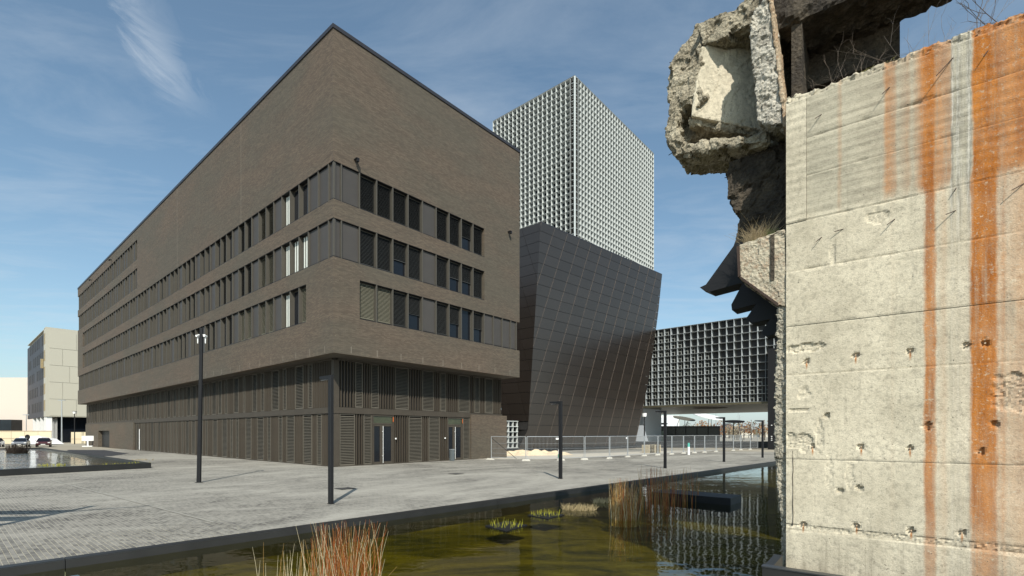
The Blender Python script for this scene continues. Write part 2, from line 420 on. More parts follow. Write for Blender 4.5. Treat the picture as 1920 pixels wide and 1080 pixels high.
# slot drain across the plaza
dr = MB()
p0, p1 = Vector((-21.5, 23.0, 0)), Vector((-7.3, 12.1, 0))
dd = (p1 - p0).normalized(); dn = Vector((-dd.y, dd.x, 0)) * .035
dr.add([p0 - dn + Vector((0, 0, .012)), p1 - dn + Vector((0, 0, .012)), p1 + dn + Vector((0, 0, .012)), p0 + dn + Vector((0, 0, .012))], [(0, 1, 2, 3)])
dr.build('drain_channel', M('drain_steel', (.36, .34, .29), .6, .2, .2, 1), kind='structure')
# flat near-black polygon on the ground beyond the raised basin
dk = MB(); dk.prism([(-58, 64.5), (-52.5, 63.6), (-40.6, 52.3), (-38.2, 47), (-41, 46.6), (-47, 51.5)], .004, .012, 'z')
dk.build('dark_ground_patch', M('dark_ground', (.03, .03, .033), .8, 0, .2), kind='structure')

# raised basin on the left
T = Vector((-22.6, 30.9, 0)); d1 = Vector((-.7585, .6517, 0)); d2 = Vector((-.517, -.856, 0)).normalized()
rb = empty('raised_basin', (0, 0, 0), label='low raised black basin filled with rippled blue water, left of the plaza', cat='basin')
cs = [T, T + d1 * 50, T + d1 * 50 + d2 * 40, T + d2 * 22]
cen = sum(cs, Vector()) / 4
rim = MB()
ins_ = [c + (cen - c).normalized() * .32 for c in cs]
for i in range(4):
    a, b, c, d = cs[i], cs[(i + 1) % 4], ins_[(i + 1) % 4], ins_[i]
    rim.hexa([(p.x, p.y, -.05) for p in (a, b, c, d)] + [(p.x, p.y, .34) for p in (a, b, c, d)])
rim.build('rim', STEEL, rb)
fl = MB(); fl.add([(p.x, p.y, .06) for p in ins_], [(0, 1, 2, 3)]); fl.build('basin_floor', bed, rb)
W2 = water_mat('ripple_water', (.66, .66, .5), .16, 3.4)
wt = MB(); wt.add([(p.x, p.y, .235) for p in ins_], [(0, 1, 2, 3)])
wo = wt.build('basin_water', W2, kind='structure')

# ------------------------------------------------------------------ dark brick building
BA = math.atan2(.7585, .6517)
bb = empty('brick_building', (-10.87, 30, 0), BA, 'long dark brick office building with ribbon windows over a recessed louvred base', 'building')
XW, YL, ZT = 17.7, 84.0, 26.85
wl = MB()
BZ = [(9.45, 11.93), (12.97, 15.33), (16.47, 18.8), (19.75, 22.13), (23.2, 25.58)]
def lw(y0, y1, z0, z1): wl.box(0, .43, y0, y1, z0, z1)
def rw(x0, x1, z0, z1): wl.box(.43 if x0 == .5 else x0, x1, 0, .43, z0, z1)
# left face strips
lw(0, YL, 7.1, 9.45); lw(0, 3.40, 9.45, 11.93); lw(0, YL, 11.93, 12.97); lw(79.6, YL, 12.97, 15.33); lw(0, YL, 15.33, 16.47)
lw(79.6, YL, 16.47, 18.8); lw(0, YL, 18.8, 19.75); lw(0, 45.3, 19.75, 22.13); lw(0, YL, 22.13, 23.2); lw(0, 45.3, 23.2, 25.58); lw(0, YL, 25.58, ZT)
rw(.5, XW, 7.1, 9.45); rw(.5, 1.82, 9.45, 11.93); rw(.5, XW, 11.93, 12.97); rw(13.25, XW, 12.97, 15.33); rw(.5, XW, 15.33, 16.47)
rw(13.25, XW, 16.47, 18.8); rw(.5, XW, 18.8, ZT)
wl.box(17.3, XW, .43, YL, 7.1, 9.45); wl.box(17.3, XW, 4, YL, 9.45, 11.93); wl.box(17.3, XW, .43, YL, 11.93, ZT)
wl.box(.5, 17.3, YL - .4, YL, 7.1, ZT)
wl.build('brick_wall', BRICK, bb)
MB().box(.44, 17.2, .44, YL - .5, 7.4, ZT - .3).build('inner_core', DARK, bb)
MB().box(.43, 17.3, .43, YL - .4, 7.1, 7.3).build('soffit', SOFF, bb)
cp = MB(); cp.box(-.06, .5, -.06, YL, ZT, ZT + .24); cp.box(.5, XW + .06, -.06, .5, ZT, ZT + .24); cp.box(17.3, XW + .06, .5, YL, ZT, ZT + .24)
cp.box(.5, 17.3, YL - .4, YL, ZT, ZT + .24); cp.build('parapet_cap', CAP, bb)
MB().box(.5, 17.3, .5, YL - .4, ZT - .3, ZT - .05).build('roof', CAP, bb)
jt = MB()
for i in range(44): jt.box(-.0035, 0, 1.0 + i * 1.9, 1.025 + i * 1.9, 7.2, 7.62)
for i in range(9): jt.box(1.2 + i * 1.9, 1.225 + i * 1.9, -.0035, 0, 7.2, 7.62)
for y in (14.0, 30.0, 47.0, 64.0): jt.box(-.003, 0, y, y + .02, 18.85, ZT)
jt.build('mortar_joint', M('pale_mortar', (.24, .215, .175), .9, 0, .2), bb, kind='stuff')
for (x, y, side) in ((1.5, 0, 'r'), (16.2, 0, 'r')):
    MB().box(x - .1, x + .1, -.34, 0, 19.4, 19.46).box(x - .07, x + .07, -.36, -.16, 19.22, 19.4).build('wall_spotlight', BLACK, bb)
for y in (58.6, 72.3):
    MB().box(-.34, 0, y - .1, y + .1, 26.1, 26.16).box(-.36, -.16, y - .07, y + .07, 25.95, 26.1).build('wall_spotlight', BLACK, bb)

# bay pieces are made for a face lying along +x at y=0 (outside is -y); left face copies are turned by 90 degrees
P_BAY = 1.27
BH = 2.36
def m_fin(h): return MB().box(-.04, .04, .012, .34, 0, h).mesh('fin', FIN)
def m_panel(w, h): return MB().box(.05, w - .05, .15, .20, .06, h - .03).box(.05, w - .05, .12, .15, .10, h - .08).mesh('solid_panel', PANEL)
def m_frame(w, h):
    b = MB(); 
    b.box(.05, w - .05, .28, .33, .06, .12); b.box(.05, w - .05, .28, .33, h - .11, h - .03)
    b.box(.05, .09, .28, .33, .12, h - .11); b.box(w - .09, w - .05, .28, .33, .12, h - .11)
    return b.mesh('window_frame', FIN)
def m_pane(w, h): return MB().box(.09, w - .09, .30, .315, .12, h - .11).mesh('pane', GLASS)
def m_blind(w, h, mat, full=1.0, tilt=.022):
    b = MB(); z = h - .14
    zb = h - .14 - (h - .3) * full
    while z > zb:
        b.add([(.09, .20, z - tilt), (w - .09, .20, z - tilt), (w - .09, .265, z + tilt), (.09, .265, z + tilt),
               (.09, .20, z - tilt - .006), (w - .09, .20, z - tilt - .006), (w - .09, .265, z + tilt - .006), (.09, .265, z + tilt - .006)],
              [(0, 1, 2, 3), (4, 7, 6, 5), (0, 4, 5, 1)])
        z -= .085
    b.box(.09, w - .09, .20, .26, zb - .03, zb)
    return b.mesh('blind', mat)
def m_curt(w, h): 
    b = MB()
    for i in range(3): b.box(.20 + i * .30, .38 + i * .30, .27, .278, .12, h - .11)
    return b.mesh('curtain', CURT)
cache = {}
def C_(key, fn):
    if key not in cache: cache[key] = fn()
    return cache[key]
def bay(left, p0, p1, z0, z1, typ):
    w = round(p1 - p0, 2); h = round(z1 - z0, 2)
    def pl(me, name, par=bb):
        if left:   # outside of left face is -x ; run along +y
            return put(name, me, par, (0, p1, z0), (0, 0, R(-90)))
        return put(name, me, par, (p0, 0, z0), (0, 0, 0))
    pr = pl
    if typ == 'S': pr(C_(('p', w, h), lambda: m_panel(w, h)), 'solid_panel'); return
    f = pr(C_(('f', w, h), lambda: m_frame(w, h)), 'window')
    put('pane', C_(('g', w, h), lambda: m_pane(w, h)), f)
    if typ == 'B': put('blind', C_(('b', w, h), lambda: m_blind(w, h, BLIND, 1.0)), f)
    if typ == 'H': put('blind', C_(('h', w, h), lambda: m_blind(w, h, BLIND, .55)), f)
    if typ == 'L': put('blind', C_(('l', w, h), lambda: m_blind(w, h, BLINDL, 1.0, .03)), f)
    if typ == 'W': put('curtain', C_(('w', w, h), lambda: m_curt(w, h)), f)
def fin(left, p, z0, z1):
    h = round(z1 - z0, 2); me = C_(('fin', h), lambda: m_fin(h))
    put('fin', me, bb, (0, p, z0) if left else (p, 0, z0), (0, 0, R(-90)) if left else (0, 0, 0))
rails = MB()
def band(left, ps, z0, z1, types):
    a, b = ps[0], ps[-1]
    for (zz0, zz1) in ((z0, z0 + .05), (z1 - .03, z1)):
        if left: rails.box(.012, .42, a + (.6 if a < .1 else 0), b, zz0, zz1)
        else: rails.box(a, b, .014, .42, zz0, zz1)
    for i in range(len(ps) - 1):
        if ps[i + 1] - ps[i] > .3: bay(left, ps[i], ps[i + 1], z0, z1, types[i % len(types)])
        if i: fin(left, ps[i], z0, z1)
seq = 'SSDDWSLLSBBSDBDSDDSBBDSDDSDBSDDSBDDSDDSBDSDDSBDSDDSDDSBDSDDSDD'
n1 = [0] + [.62 + P_BAY * i for i in range(63)]
n1 = [p for p in n1 if p < 79.3] + [79.6]
band(True, n1, 16.47, 18.8, 'S' + seq)
s2 = list('S' + seq); s2[3] = 'W'; s2[4] = 'W'
band(True, n1, 12.97, 15.33, ''.join(s2))
n3 = [3.40] + [.62 + P_BAY * i for i in range(3, 66)]; n3 = [p for p in n3 if p < 83.6] + [83.96]
band(True, n3, 9.45, 11.93, 'LDWSLLSLLSBDSBBSDDSBBDSDDSDBSDDSBDDSDDSBDSDDSBDSDDSDDSBDSDDSDDSD')
nA = [45.3] + [46.34 + P_BAY * i for i in range(30)]; nA = [p for p in nA if p < 83.6] + [83.96]
band(True, nA, 19.75, 22.13, 'SDSSDSDDSSDSDSSDSDSSD')
band(True, nA, 23.2, 25.58, 'DSDDSSDSSDSDDSSDSSDSD')
r1 = [0.0, .56] + [1.82 + P_BAY * i for i in range(10)]
band(False, r1, 16.47, 18.8, 'SSBBBBSBBHB')
band(False, r1, 12.97, 15.33, 'SSBBHBSBHHB')
r3 = [1.82 + P_BAY * i for i in range(10)] + [14.35, 15.45, 16.55, 17.30]
band(False, r3, 9.45, 11.93, 'LLBHSBHDHSSSS')
fin(False, 17.30, 9.45, 11.93)
rails.build('band_rail', BLACK, bb)
for z0, z1 in ((16.47, 18.8), (12.97, 15.33)):   # corner posts of the turning bands
    MB().box(.03, .12, .03, .12, z0 + .05, z1 - .03).build('corner_post', FIN, bb)
    MB().box(.15, .58, .15, .20, z0 + .05, z1 - .03).build('solid_panel', PANEL, bb)

# recessed base with louvres and slats
OX, OY = 1.0, 1.7
MB().box(OX + .35, 17.2, OY + .35, 83.2, 0, 7.1).build('base_core', DARK, bb)
ba = MB()
ba.box(OX - .04, OX + .35, OY - .04, 83.3, 3.49, 3.89); ba.box(OX + .35, 13.3, OY - .04, OY + .35, 3.49, 3.89)
ba.box(13.3, 17.3, OY - .02, OY + .35, 3.76, 3.87)
ba.box(OX + .01, OX + .35, OY + .01, 83.2, 0, .06); ba.box(OX + .35, 13.3, OY + .01, OY + .35, 0, .06)
ba.box(OX + .05, OX + .35, OY + .35, 83.2, 6.95, 7.1); ba.box(OX + .35, 17.2, OY + .05, OY + .35, 6.95, 7.1)
ba.build('storey_rail', SLAT, bb)
# brick blocks at both ends
MB().box(13.3, 17.78, OY - .14, OY + .34, 0, 3.75).box(17.3, 17.78, OY + .34, 20, 0, 3.75).build('brick_block', BRICK, bb)
bk = MB()
bk.box(OX - .12, OX + .36, 51.3, 65.0, 0, 3.66); bk.box(OX - .12, OX + .36, 72.8, 83.1, 0, 3.66); bk.box(OX - .12, OX + .36, 65, 72.8, 2.56, 3.66)
bk.box(OX + .36, OX + 3, 72.8, 73.1, 0, 2.56); bk.box(OX + .36, OX + 3, 64.7, 65.0, 0, 2.56)
bk.build('brick_block', BRICK, bb)
MB().box(OX + 2.0, OX + 2.1, 65, 72.8, 0, 2.56).box(OX + .9, OX + .95, 66, 67.1, .02, 2.3).build('entrance_recess', SOFF, bb)
MB().box(14.40, 15.87, OY - .152, OY - .14, 1.45, 2.62).build('plain_brick_patch', BRICK, bb)
sm = MB().box(-.024, .024, 0, .15, 0, 1).mesh('slat', SLAT)
rest = MB(); nslat = [0]
def slats(left, a, b, z0, z1):
    k = max(1, int(round((b - a) / .222)))
    for i in range(k):
        p = a + (i + .5) * (b - a) / k
        if nslat[0] < 290:
            o = put('slat', sm, bb, (OX, p, z0) if left else (p, OY, z0), (0, 0, R(-90)) if left else (0, 0, 0)); o.scale = (1, 1, z1 - z0)
        elif left: rest.box(OX, OX + .15, p - .024, p + .024, z0, z1)
        else: rest.box(p - .024, p + .024, OY, OY + .15, z0, z1)
        nslat[0] += 1
def m_shutter(w, h, mat, bright=0):
    b = MB(); b.box(0, .045, .0, .12, 0, h); b.box(w - .045, w, .0, .12, 0, h); b.box(.045, w - .045, .01, .11, 0, .05); b.box(.045, w - .045, .01, .11, h - .05, h)
    z = .09
    while z < h - .08:
        b.add([(.045, .010, z - .028), (w - .045, .010, z - .028), (w - .045, .10, z + .034), (.045, .10, z + .034),
               (.045, .010, z - .038), (w - .045, .010, z - .038), (w - .045, .10, z + .024), (.045, .10, z + .024)], [(0, 1, 2, 3), (4, 7, 6, 5), (0, 4, 5, 1)])
        z += .105
    return b.mesh('shutter', mat)
def shutter(left, a, b, z0, z1, mat=None):
    w = round(b - a, 2); h = round(z1 - z0, 2)
    me = C_(('sh', w, h), lambda: m_shutter(w, h, SHUT))
    o = put('shutter', me, bb, (OX + .0, b, z0) if left else (a, OY + .0, z0), (0, 0, R(-90)) if left else (0, 0, 0))
cz0, cz1, uz0, uz1 = .06, 3.46, 3.91, 6.95
# right face, lower: corner panel, shutters, slats, doors
MB().box(OX, 1.38, OY, OY + .34, .06, 3.49).box(OX, OX + .1, OY + .34, 1.7 + .75, .06, 3.49).build('corner_panel', SLAT, bb)
MB().box(OX, 1.38, OY, OY + .34, 3.89, 6.95).build('corner_panel', SLAT, bb)
for a, b in ((1.42, 2.53), (3.21, 3.82), (7.0, 8.22), (8.89, 9.97), (12.5, 13.24)): shutter(False, a, b, cz0, cz1)
for a, b in ((2.57, 3.17), (5.68, 6.95), (8.27, 8.85), (10.02, 10.68)): slats(False, a, b, cz0, cz1)
up = [(1.41, 's'), (2.55, 'h'), (3.15, 's'), (3.78, 'h'), (4.42, 's'), (5.77, 'h'), (7.0, 's'), (8.25, 'h'), (9.4, 's'), (10.05, 'h'), (10.66, 's'),
      (11.99, 'h'), (13.26, 's'), (13.83, 'h'), (14.47, 's'), (15.13, 'h'), (16.14, 's'), (17.26, 'e')]
for (a, t), (b, _) in zip(up, up[1:]):
    (slats if t == 's' else shutter)(False, a + .02, b - .02, uz0, uz1)
def split(runs, a, z0, z1, end):
    for (b, c) in runs:
        if b - a > .1: slats(True, a, b - .02, z0, z1)
        shutter(True, b, c, z0, z1); a = c + .02
    while a < end - 1.8:
        w = random.choice((.45, .67, .9, 1.1)); slats(True, a, a + w, z0, z1); a += w + .02
        w = random.choice((.55, .55, 1.1, 1.18)); shutter(True, a, a + w, z0, z1); a += w + .02
    slats(True, a, end, z0, z1)
split([(3.3, 3.9), (4.63, 5.84), (7.15, 8.36), (9.08, 9.66), (11.03, 11.59), (12.27, 13.46), (14.64, 15.77), (17.23, 17.8), (18.53, 19.05),
       (19.77, 20.98), (22.15, 23.29), (24.67, 25.23)], 2.5, cz0, cz1, 51.2)
split([(4.56, 5.08), (5.83, 7.0), (8.41, 8.92), (9.63, 10.85), (12.22, 12.77), (13.55, 14.42), (15.88, 16.27), (17.26, 18.29), (19.77, 20.3), (21.1, 21.93)], 2.1, uz0, uz1, 83.1)
rest.build('slats', SLAT, bb, kind='stuff')
def door(a, w, ajar):
    d = MB(); h = 2.8
    d.box(a, a + .09, OY - .02, OY + .2, .06, 3.46); d.box(a + w - .09, a + w, OY - .02, OY + .2, .06, 3.46)
    d.box(a + .09, a + w - .09, OY, OY + .2, h, h + .1); d.box(a + .09, a + w - .09, OY, OY + .2, 3.38, 3.46)
    d.box(a + .09, a + .17, OY + .02, OY + .12, .06, h); d.box(a + w * .36, a + w * .50, OY + .02, OY + .12, .06, h); d.box(a + w - .2, a + w - .09, OY + .02, OY + .12, .06, h)
    d.box(a + .17, a + w * .36, OY + .02, OY + .12, .06, .2); d.box(a + w * .5, a + w - .2, OY + .02, OY + .12, .06, .2)
    d.box(a + .17, a + w * .36, OY + .02, OY + .12, h - .12, h); d.box(a + w * .5, a + w - .2, OY + .02, OY + .12, h - .12, h)
    do = d.build('door', SLAT, bb)
    MB().box(a + .17, a + w * .36, OY + .06, OY + .07, .2, h - .12).box(a + w * .5, a + w - .2, OY + .06, OY + .07, .2, h - .12).build('glass', GLASS, do)
    MB().box(a + .09, a + w - .09, OY + .06, OY + .07, h + .1, 3.38).build('transom_glass', M('transom_glass', (.055, .06, .035), .25, 0, .4, 2), do)
    MB().tube((a + w * .46, OY - .1, .1), (a + w * .46, OY - .1, 2.7), .017).tube((a + w * .46, OY - .1, .6), (a + w * .46, OY + .02, .6), .015).tube((a + w * .46, OY - .1, 2.3), (a + w * .46, OY + .02, 2.3), .015).build('pull_handle', WPAINT, do)
    MB().box(a + w - .085, a + w - .03, OY - .03, OY - .02, 3.0, 3.34).build('orange_sign', M('orange', (.55, .12, .02), .6), do)
    st = MB()
    for i in range(6): st.box(a + w * .52 + i * .06, a + w * .58 + i * .06, OY + .4, OY + .46, .15 + i * .2, .3 + i * .2)
    st.box(a + w * .52, a + w * .8, OY + .4, OY + .46, .2, .26)
    st.build('stair_behind_glass', WPAINT, do)
    return do
# dark niche behind doors so that the glass has depth
door(3.86, 1.78, False); door(10.74, 1.72, True)
MB().disc((5.80, OY - .03, 1.75), .06, .1).build('doorbell', WPAINT, bb)
MB().disc((10.5, OY - .03, 1.75), .06, .1).build('doorbell', WPAINT, bb)
# tall pale handle on the left face doors
MB().box(OX - .12, OX - .08, 48.3, 48.5, .1, 2.7).build('pull_handle', WPAINT, bb)
MB().box(17.3, 17.75, 2.2, 2.9, 4.3, 4.5).box(17.35, 17.65, 2.3, 2.6, 4.0, 4.3).build('wall_bracket', GALV, bb)

# ------------------------------------------------------------------ white gridded tower and the long floating wing
def grid_face(root, W, H, cw, ch, mat, depth, has, z0=0.0, vname='vertical_fin', hname='horizontal_fin', zr=0.0, vt=.05, ht=.045):
    """a face running along +x at y=0, outside -y, of cells cw x ch; everything is parented to root"""
    nx, nz = int(round(W / cw)), int(round(H / ch))
    # tapered fins: the outer edge is thin, the root thick, so that the cells read as pyramidal boxes
    vm = MB().hexa([(-vt * .8, depth, 0), (-vt * .28, 0, 0), (vt * .28, 0, 0), (vt * .8, depth, 0), (-vt * .8, depth, H), (-vt * .28, 0, H), (vt * .28, 0, H), (vt * .8, depth, H)]).mesh(vname, mat)
    hm = MB().hexa([(vt * .2, .004, -ht * .28), (W - vt * .2, .004, -ht * .28), (W - vt * .2, depth, -ht * .8), (vt * .2, depth, -ht * .8),
                    (vt * .2, .004, ht * .28), (W - vt * .2, .004, ht * .28), (W - vt * .2, depth, ht * .8), (vt * .2, depth, ht * .8)]).mesh(hname, mat)
    for i in range(1, nx + 1): put(vname, vm, root, (i * W / nx, 0, z0))
    for j in range(nz + 1): put(hname, hm, root, (0, 0, z0 + j * H / nz))
    rg = MB()
    cwx, chz = W / nx, H / nz
    for i in range(nx):
        for j in range(nz):
            if z0 + j * chz < zr or not has(i, nz - 1 - j): continue
            x0, z_ = i * cwx + vt * .6, z0 + j * chz + ht * .6
            x1, z1 = x0 + cwx * .50, z_ + chz * .50
            t = .045; ya, yb = depth * .50, depth * .70
            rg.box(x1 - t, x1, ya, yb, z_, z1); rg.box(x0, x1 - t, ya, yb, z1 - t, z1)
            rg.box(x1 - t * .6, x1 - t * .1, ya + .1, yb - .1, z1, z_ + chz - ht * 1.2)
    if rg.v: rg.build('inner_frames', RING, root, kind='stuff')
def glaze(root, W, H, z0, y, cw, ch):
    g = MB(); g.box(0, W, y, y + .1, z0, z0 + H); g.build('glazing', TGLASS, root)
    fr = MB(); nx = int(W / cw)
    for i in range(0, nx, 2): fr.box(i * cw + .08, i * cw + .2, y - .06, y, z0, z0 + H)
    fr.build('glazing_bars', FIN, root)

WING = M('silver_aluminium', (.40, .43, .44), .5, .1, .06, .3)
tw = empty('lattice_tower', (11.13, 87.2, 0), BA, 'tall tower wrapped in a white square lattice of fins, behind the dark leaning block', 'tower')
TH = 65.4; TWR, TWL, TD = 32.2, 19.8, .80
def hasL(i, j):
    if i >= 9 and j < 3 + (i - 9) * 1.9: return False
    if j > 10 + i * .7 and j < 26 - i * .4 and i < 9: return False
    return True
def hasR(i, j):
    if i > 16 and j < 6 + (i - 16) * 1.2: return False
    if 9 < j < 26 and i < 3 + (j - 9) * .9 and i < 13: return False
    if j > 36 - (i - 18) * .5 and i > 16: return False
    return True
def part_holder(name, root, loc, rz):
    o = bpy.data.objects.new(name, None); COL.objects.link(o); o.parent = root; o.location = loc; o.rotation_euler = (0, 0, rz); return o
fr_ = part_holder('right_facade', tw, (0, 0, 0), 0)
grid_face(fr_, TWR, TH, 1.039, 1.072, WHITE, TD, hasR, 0, zr=28); glaze(fr_, TWR - .1, TH - .1, 0, TD + .02, 1.039, 1.072)
fl_ = part_holder('left_facade', tw, (0, 0, 0), R(-90))
# left face runs along +y of the building: build mirrored, along -x of the turned frame
def flipx(me):
    for v in me.vertices: v.co.x = -v.co.x
    me.flip_normals()
before = set(bpy.data.meshes)
grid_face(fl_, TWL, TH, 1.042, 1.072, WHITE, TD, hasL, 0, zr=28); glaze(fl_, TWL - .1, TH - .1, 0, TD + .02, 1.042, 1.072)
for me in set(bpy.data.meshes) - before: flipx(me)
for o in fl_.children: o.location.x = -o.location.x
MB().box(TD + .2, TWR - .05, TD + .2, TWL - .05, 0, TH - .3).build('tower_body', DARK, tw)
MB().box(.1, TWR, .1, TWL, TH + .06, TH + .2).build('roof', FIN, tw)
MB().box(-.02, .02, -.02, .20, 0, TH).box(.02, .20, -.02, .02, 0, TH).build('corner_fin', WHITE, tw)

# wing: same left face plane continued to the right
wg = empty('lattice_wing', (11.13, 87.2, 0), BA, 'long low lattice wing floating on a black pier, right of the dark block', 'building')
WB, WTOP, WLEN = 6.54, 18.37, 39.0
wf = part_holder('front_facade', wg, (0, 0, 0), R(-90))
before = set(bpy.data.meshes)
def hasW(i, j):   # i counts from the tower end toward the right
    if i >= 17 and j < 1 + (i - 17) * .55: return False
    if i < 10 and j > 8 + i * .5: return False
    return True
hw = hasW
nW = 38
grid_face(wf, WLEN, WTOP - WB, 1.026, 1.075, WING, .6, lambda i, j: hw(i, j), WB, vt=.05, ht=.04); glaze(wf, WLEN - .1, WTOP - WB, WB, .64, 1.026, 1.075)
MB().box(0, WLEN, .5, .54, WB - .14, WB - .05).build('bottom_trim', SOFF, wf)
for o in wf.children: pass
# x of this frame runs along -y of the building, i.e. from the tower toward the right; outside must be -x of the building
for me in set(bpy.data.meshes) - before:
    pass
MB().box(.62, 30.0, -WLEN + .05, -.05, WB + .02, WTOP - .2).build('wing_body', DARK, wg)
MB().box(.02, 30.4, -WLEN, -.02, WB - .30, WB - .06).build('soffit', M('bronze_soffit', (.15, .135, .085), .35, .5, .15, .4), wg)
for (x, y, r) in ((7, -21, 2.6), (9, -36, 3)):
    MB().disc((x, y, WB - .33), r, .02, 32).build('soffit_disc', SOFF, wg)
wf.location = (0, 0, 0)
pier = MB(); pier.box(-.9, -.05, -32.2, -31.3, 0, 13.5)
pier.build('pier', BLACK, wg)
for z in (1.2, 1.45, 1.7, 3.2): MB().box(-.93, -.905, -31.85, -31.7, z, z + .10).build('pier_light', WPAINT, wg)
MB().box(2, 9, -12, -2, 0, WB - .3).build('core_wall', M('pale_blue_wall', (.42, .46, .50), .7, 0, .05), wg)

# ------------------------------------------------------------------ leaning dark clad block
DA = math.atan2(.692, .7219)
db = empty('dark_clad_block', (.92, 56.5, 0), DA, 'leaning dark bronze block of slanted metal panels in front of the white lattice tower', 'building')
def clad_mat():
    mt, nt, (n, m, mix, ramp, noi, mp) = new_mat('bronze_cladding')
    co = n('ShaderNodeTexCoord').outputs['Object']; rnd = n('ShaderNodeObjectInfo').outputs['Random']
    f = m('ADD', m('MULTIPLY', noi(co, .35, 6, .6), .6), m('MULTIPLY', rnd, .4))
    c = mix(f, (.104, .084, .070), (.128, .104, .088))
    finish(nt, n, c, m('ADD', .30, m('MULTIPLY', rnd, .04)), .85, noi(co, .5, 2), .004, .2, .7)
    return mt
CLAD = clad_mat()
SEAM = M('seam_metal', (.15, .125, .105), .45, .5, .1)
def clip(poly, edges):
    for (a, b) in edges:    # keep left of a->b
        out = []
        for i in range(len(poly)):
            p, q = poly[i], poly[(i + 1) % len(poly)]
            sp = (b[0]-a[0])*(p[1]-a[1]) - (b[1]-a[1])*(p[0]-a[0]); sq = (b[0]-a[0])*(q[1]-a[1]) - (b[1]-a[1])*(q[0]-a[0])
            if sp >= 0: out.append(p)
            if (sp > 0 > sq) or (sp < 0 < sq):
                t = sp / (sp - sq); out.append((p[0] + (q[0]-p[0])*t, p[1] + (q[1]-p[1])*t))
        poly = out
        if len(poly) < 3: return []
    return poly
def area(p): return abs(sum(p[i][0]*p[(i+1)%len(p)][1] - p[(i+1)%len(p)][0]*p[i][1] for i in range(len(p)))) / 2
front = [(1.31, 2.63), (2.4, .42), (23.95, .42), (27.3, 9.0), (29.31, 15.65), (30.7, 21.5), (31.83, 27.5), (3.49, 27.4)]
front = [(1.31, 2.63), (1.31, .42)] + front[2:]
fe = [(front[i], front[(i + 1) % len(front)]) for i in range(len(front))]
# the left foot flares outward below the corner
SL = .42
seams = MB(); np_ = 0
def face_panels(edges, x0, x1, mapf, name, cw=2.42, off=0., seam=True):
    global np_
    zs = [27.65] + [26.35 - 1.29 * i for i in range(0, 21)] + [.3]
    for j in range(len(zs) - 1):
        za, zb = zs[j + 1] + .022, zs[j] - .022
        xx = x0
        while xx < x1:
            a = xx + off + SL * (za - 27.4); b = xx + off + SL * (zb - 27.4)
            pl_ = clip([(a + .018, za), (a + cw - .018, za), (b + cw - .018, zb), (b + .018, zb)], edges)
            xx += cw
            if not pl_ or area(pl_) < .02: continue
            d = random.uniform(-.004, .004)
            mb = MB(); k = len(pl_)
            mb.add([mapf(p[0], p[1], -d) for p in pl_] + [mapf(p[0], p[1], .04) for p in pl_],
                   [tuple(range(k)), tuple(range(k, 2 * k))[::-1]] + [(i, k + i, k + (i + 1) % k, (i + 1) % k) for i in range(k)])
            mb.build(name, CLAD, db); np_ += 1
    xx = x0
    while seam and xx < x1 + cw:     # raised standing seams along the slant
        a = xx + off
        pl_ = clip([(a + SL * (.3 - 27.4) - .010, .3), (a + SL * (.3 - 27.4) + .010, .3), (a + .25 * SL + .010, 27.65), (a + .25 * SL - .010, 27.65)], edges)
        xx += cw
        if pl_ and area(pl_) > .005:
            k = len(pl_)
            seams.add([mapf(p[0], p[1], -.022) for p in pl_] + [mapf(p[0], p[1], .03) for p in pl_],
                   [tuple(range(k)), tuple(range(k, 2 * k))[::-1]] + [(i, k + i, k + (i + 1) % k, (i + 1) % k) for i in range(k)])
face_panels(fe, 6.05 - 2.42 * 3, 45, lambda x, z, d: (x, d, z), 'cladding_panel')
foot = [(-.20, .42), (1.31, .42), (1.31, 2.63)]
ft = MB(); ft.prism(foot, 0, .04, 'y'); ft.build('cladding_panel', CLAD, db)
# left side: runs backward from the leaning corner
lf = [(0, 3.6), (26, 3.6), (26, 27.4), (0, 27.4)]
lfe = [(lf[i], lf[(i + 1) % 4]) for i in range(4)]
def lmap(y, z, d): return (1.31 + (z - 2.63) * .088 - .107 * y + d, y, z)
SLs = SL; face_panels(lfe, -14, 42, lmap, 'cladding_panel', seam=False)
seams.build('standing_seams', SEAM, db)
core = MB()
core.hexa([(1.4, .05, 2.6), (24.6, .05, 2.6), (24.6, 26, 2.6), (-1.2, 26, 2.6), (3.5, .05, 27.35), (31.7, .05, 27.35), (31.7, 26, 27.35), (.9, 26, 27.35)])
core.build('block_body', DARK, db)
MB().hexa([(1.35, .06, .35), (23.9, .06, .35), (23.9, 20, .35), (1.3, 20, .35), (1.4, .06, 2.6), (24.6, .06, 2.6), (24.6, 20, 2.6), (1.2, 20, 2.6)]).build('block_foot', DARK, db)
MB().box(-2.2, 23.9, -.25, 1.0, 0, .42).build('plinth', BLACK, db)
MB().box(3.6, 31.7, -.012, .3, 27.36, 27.52).build('roof_edge', CAP, db)
# white lattice seen under the left side
gl_ = MB()
for i in range(14): gl_.box(-8.2 + i * .70, -8.14 + i * .70, 1.35, 1.6, .45, 3.62)
for j in range(6): gl_.box(-8.2, 1.0, 1.30, 1.62, .45 + j * .62, .52 + j * .62)
gl_.build('lattice_base', WHITE, db)
MB().box(-8.4, 1.0, 2.4, 2.6, .3, 3.6).build('lattice_glazing', TGLASS, db)
MB().box(-2.95, -2.35, 0.2, .8, .42, 2.9).build('white_cabinet', WPAINT, db)

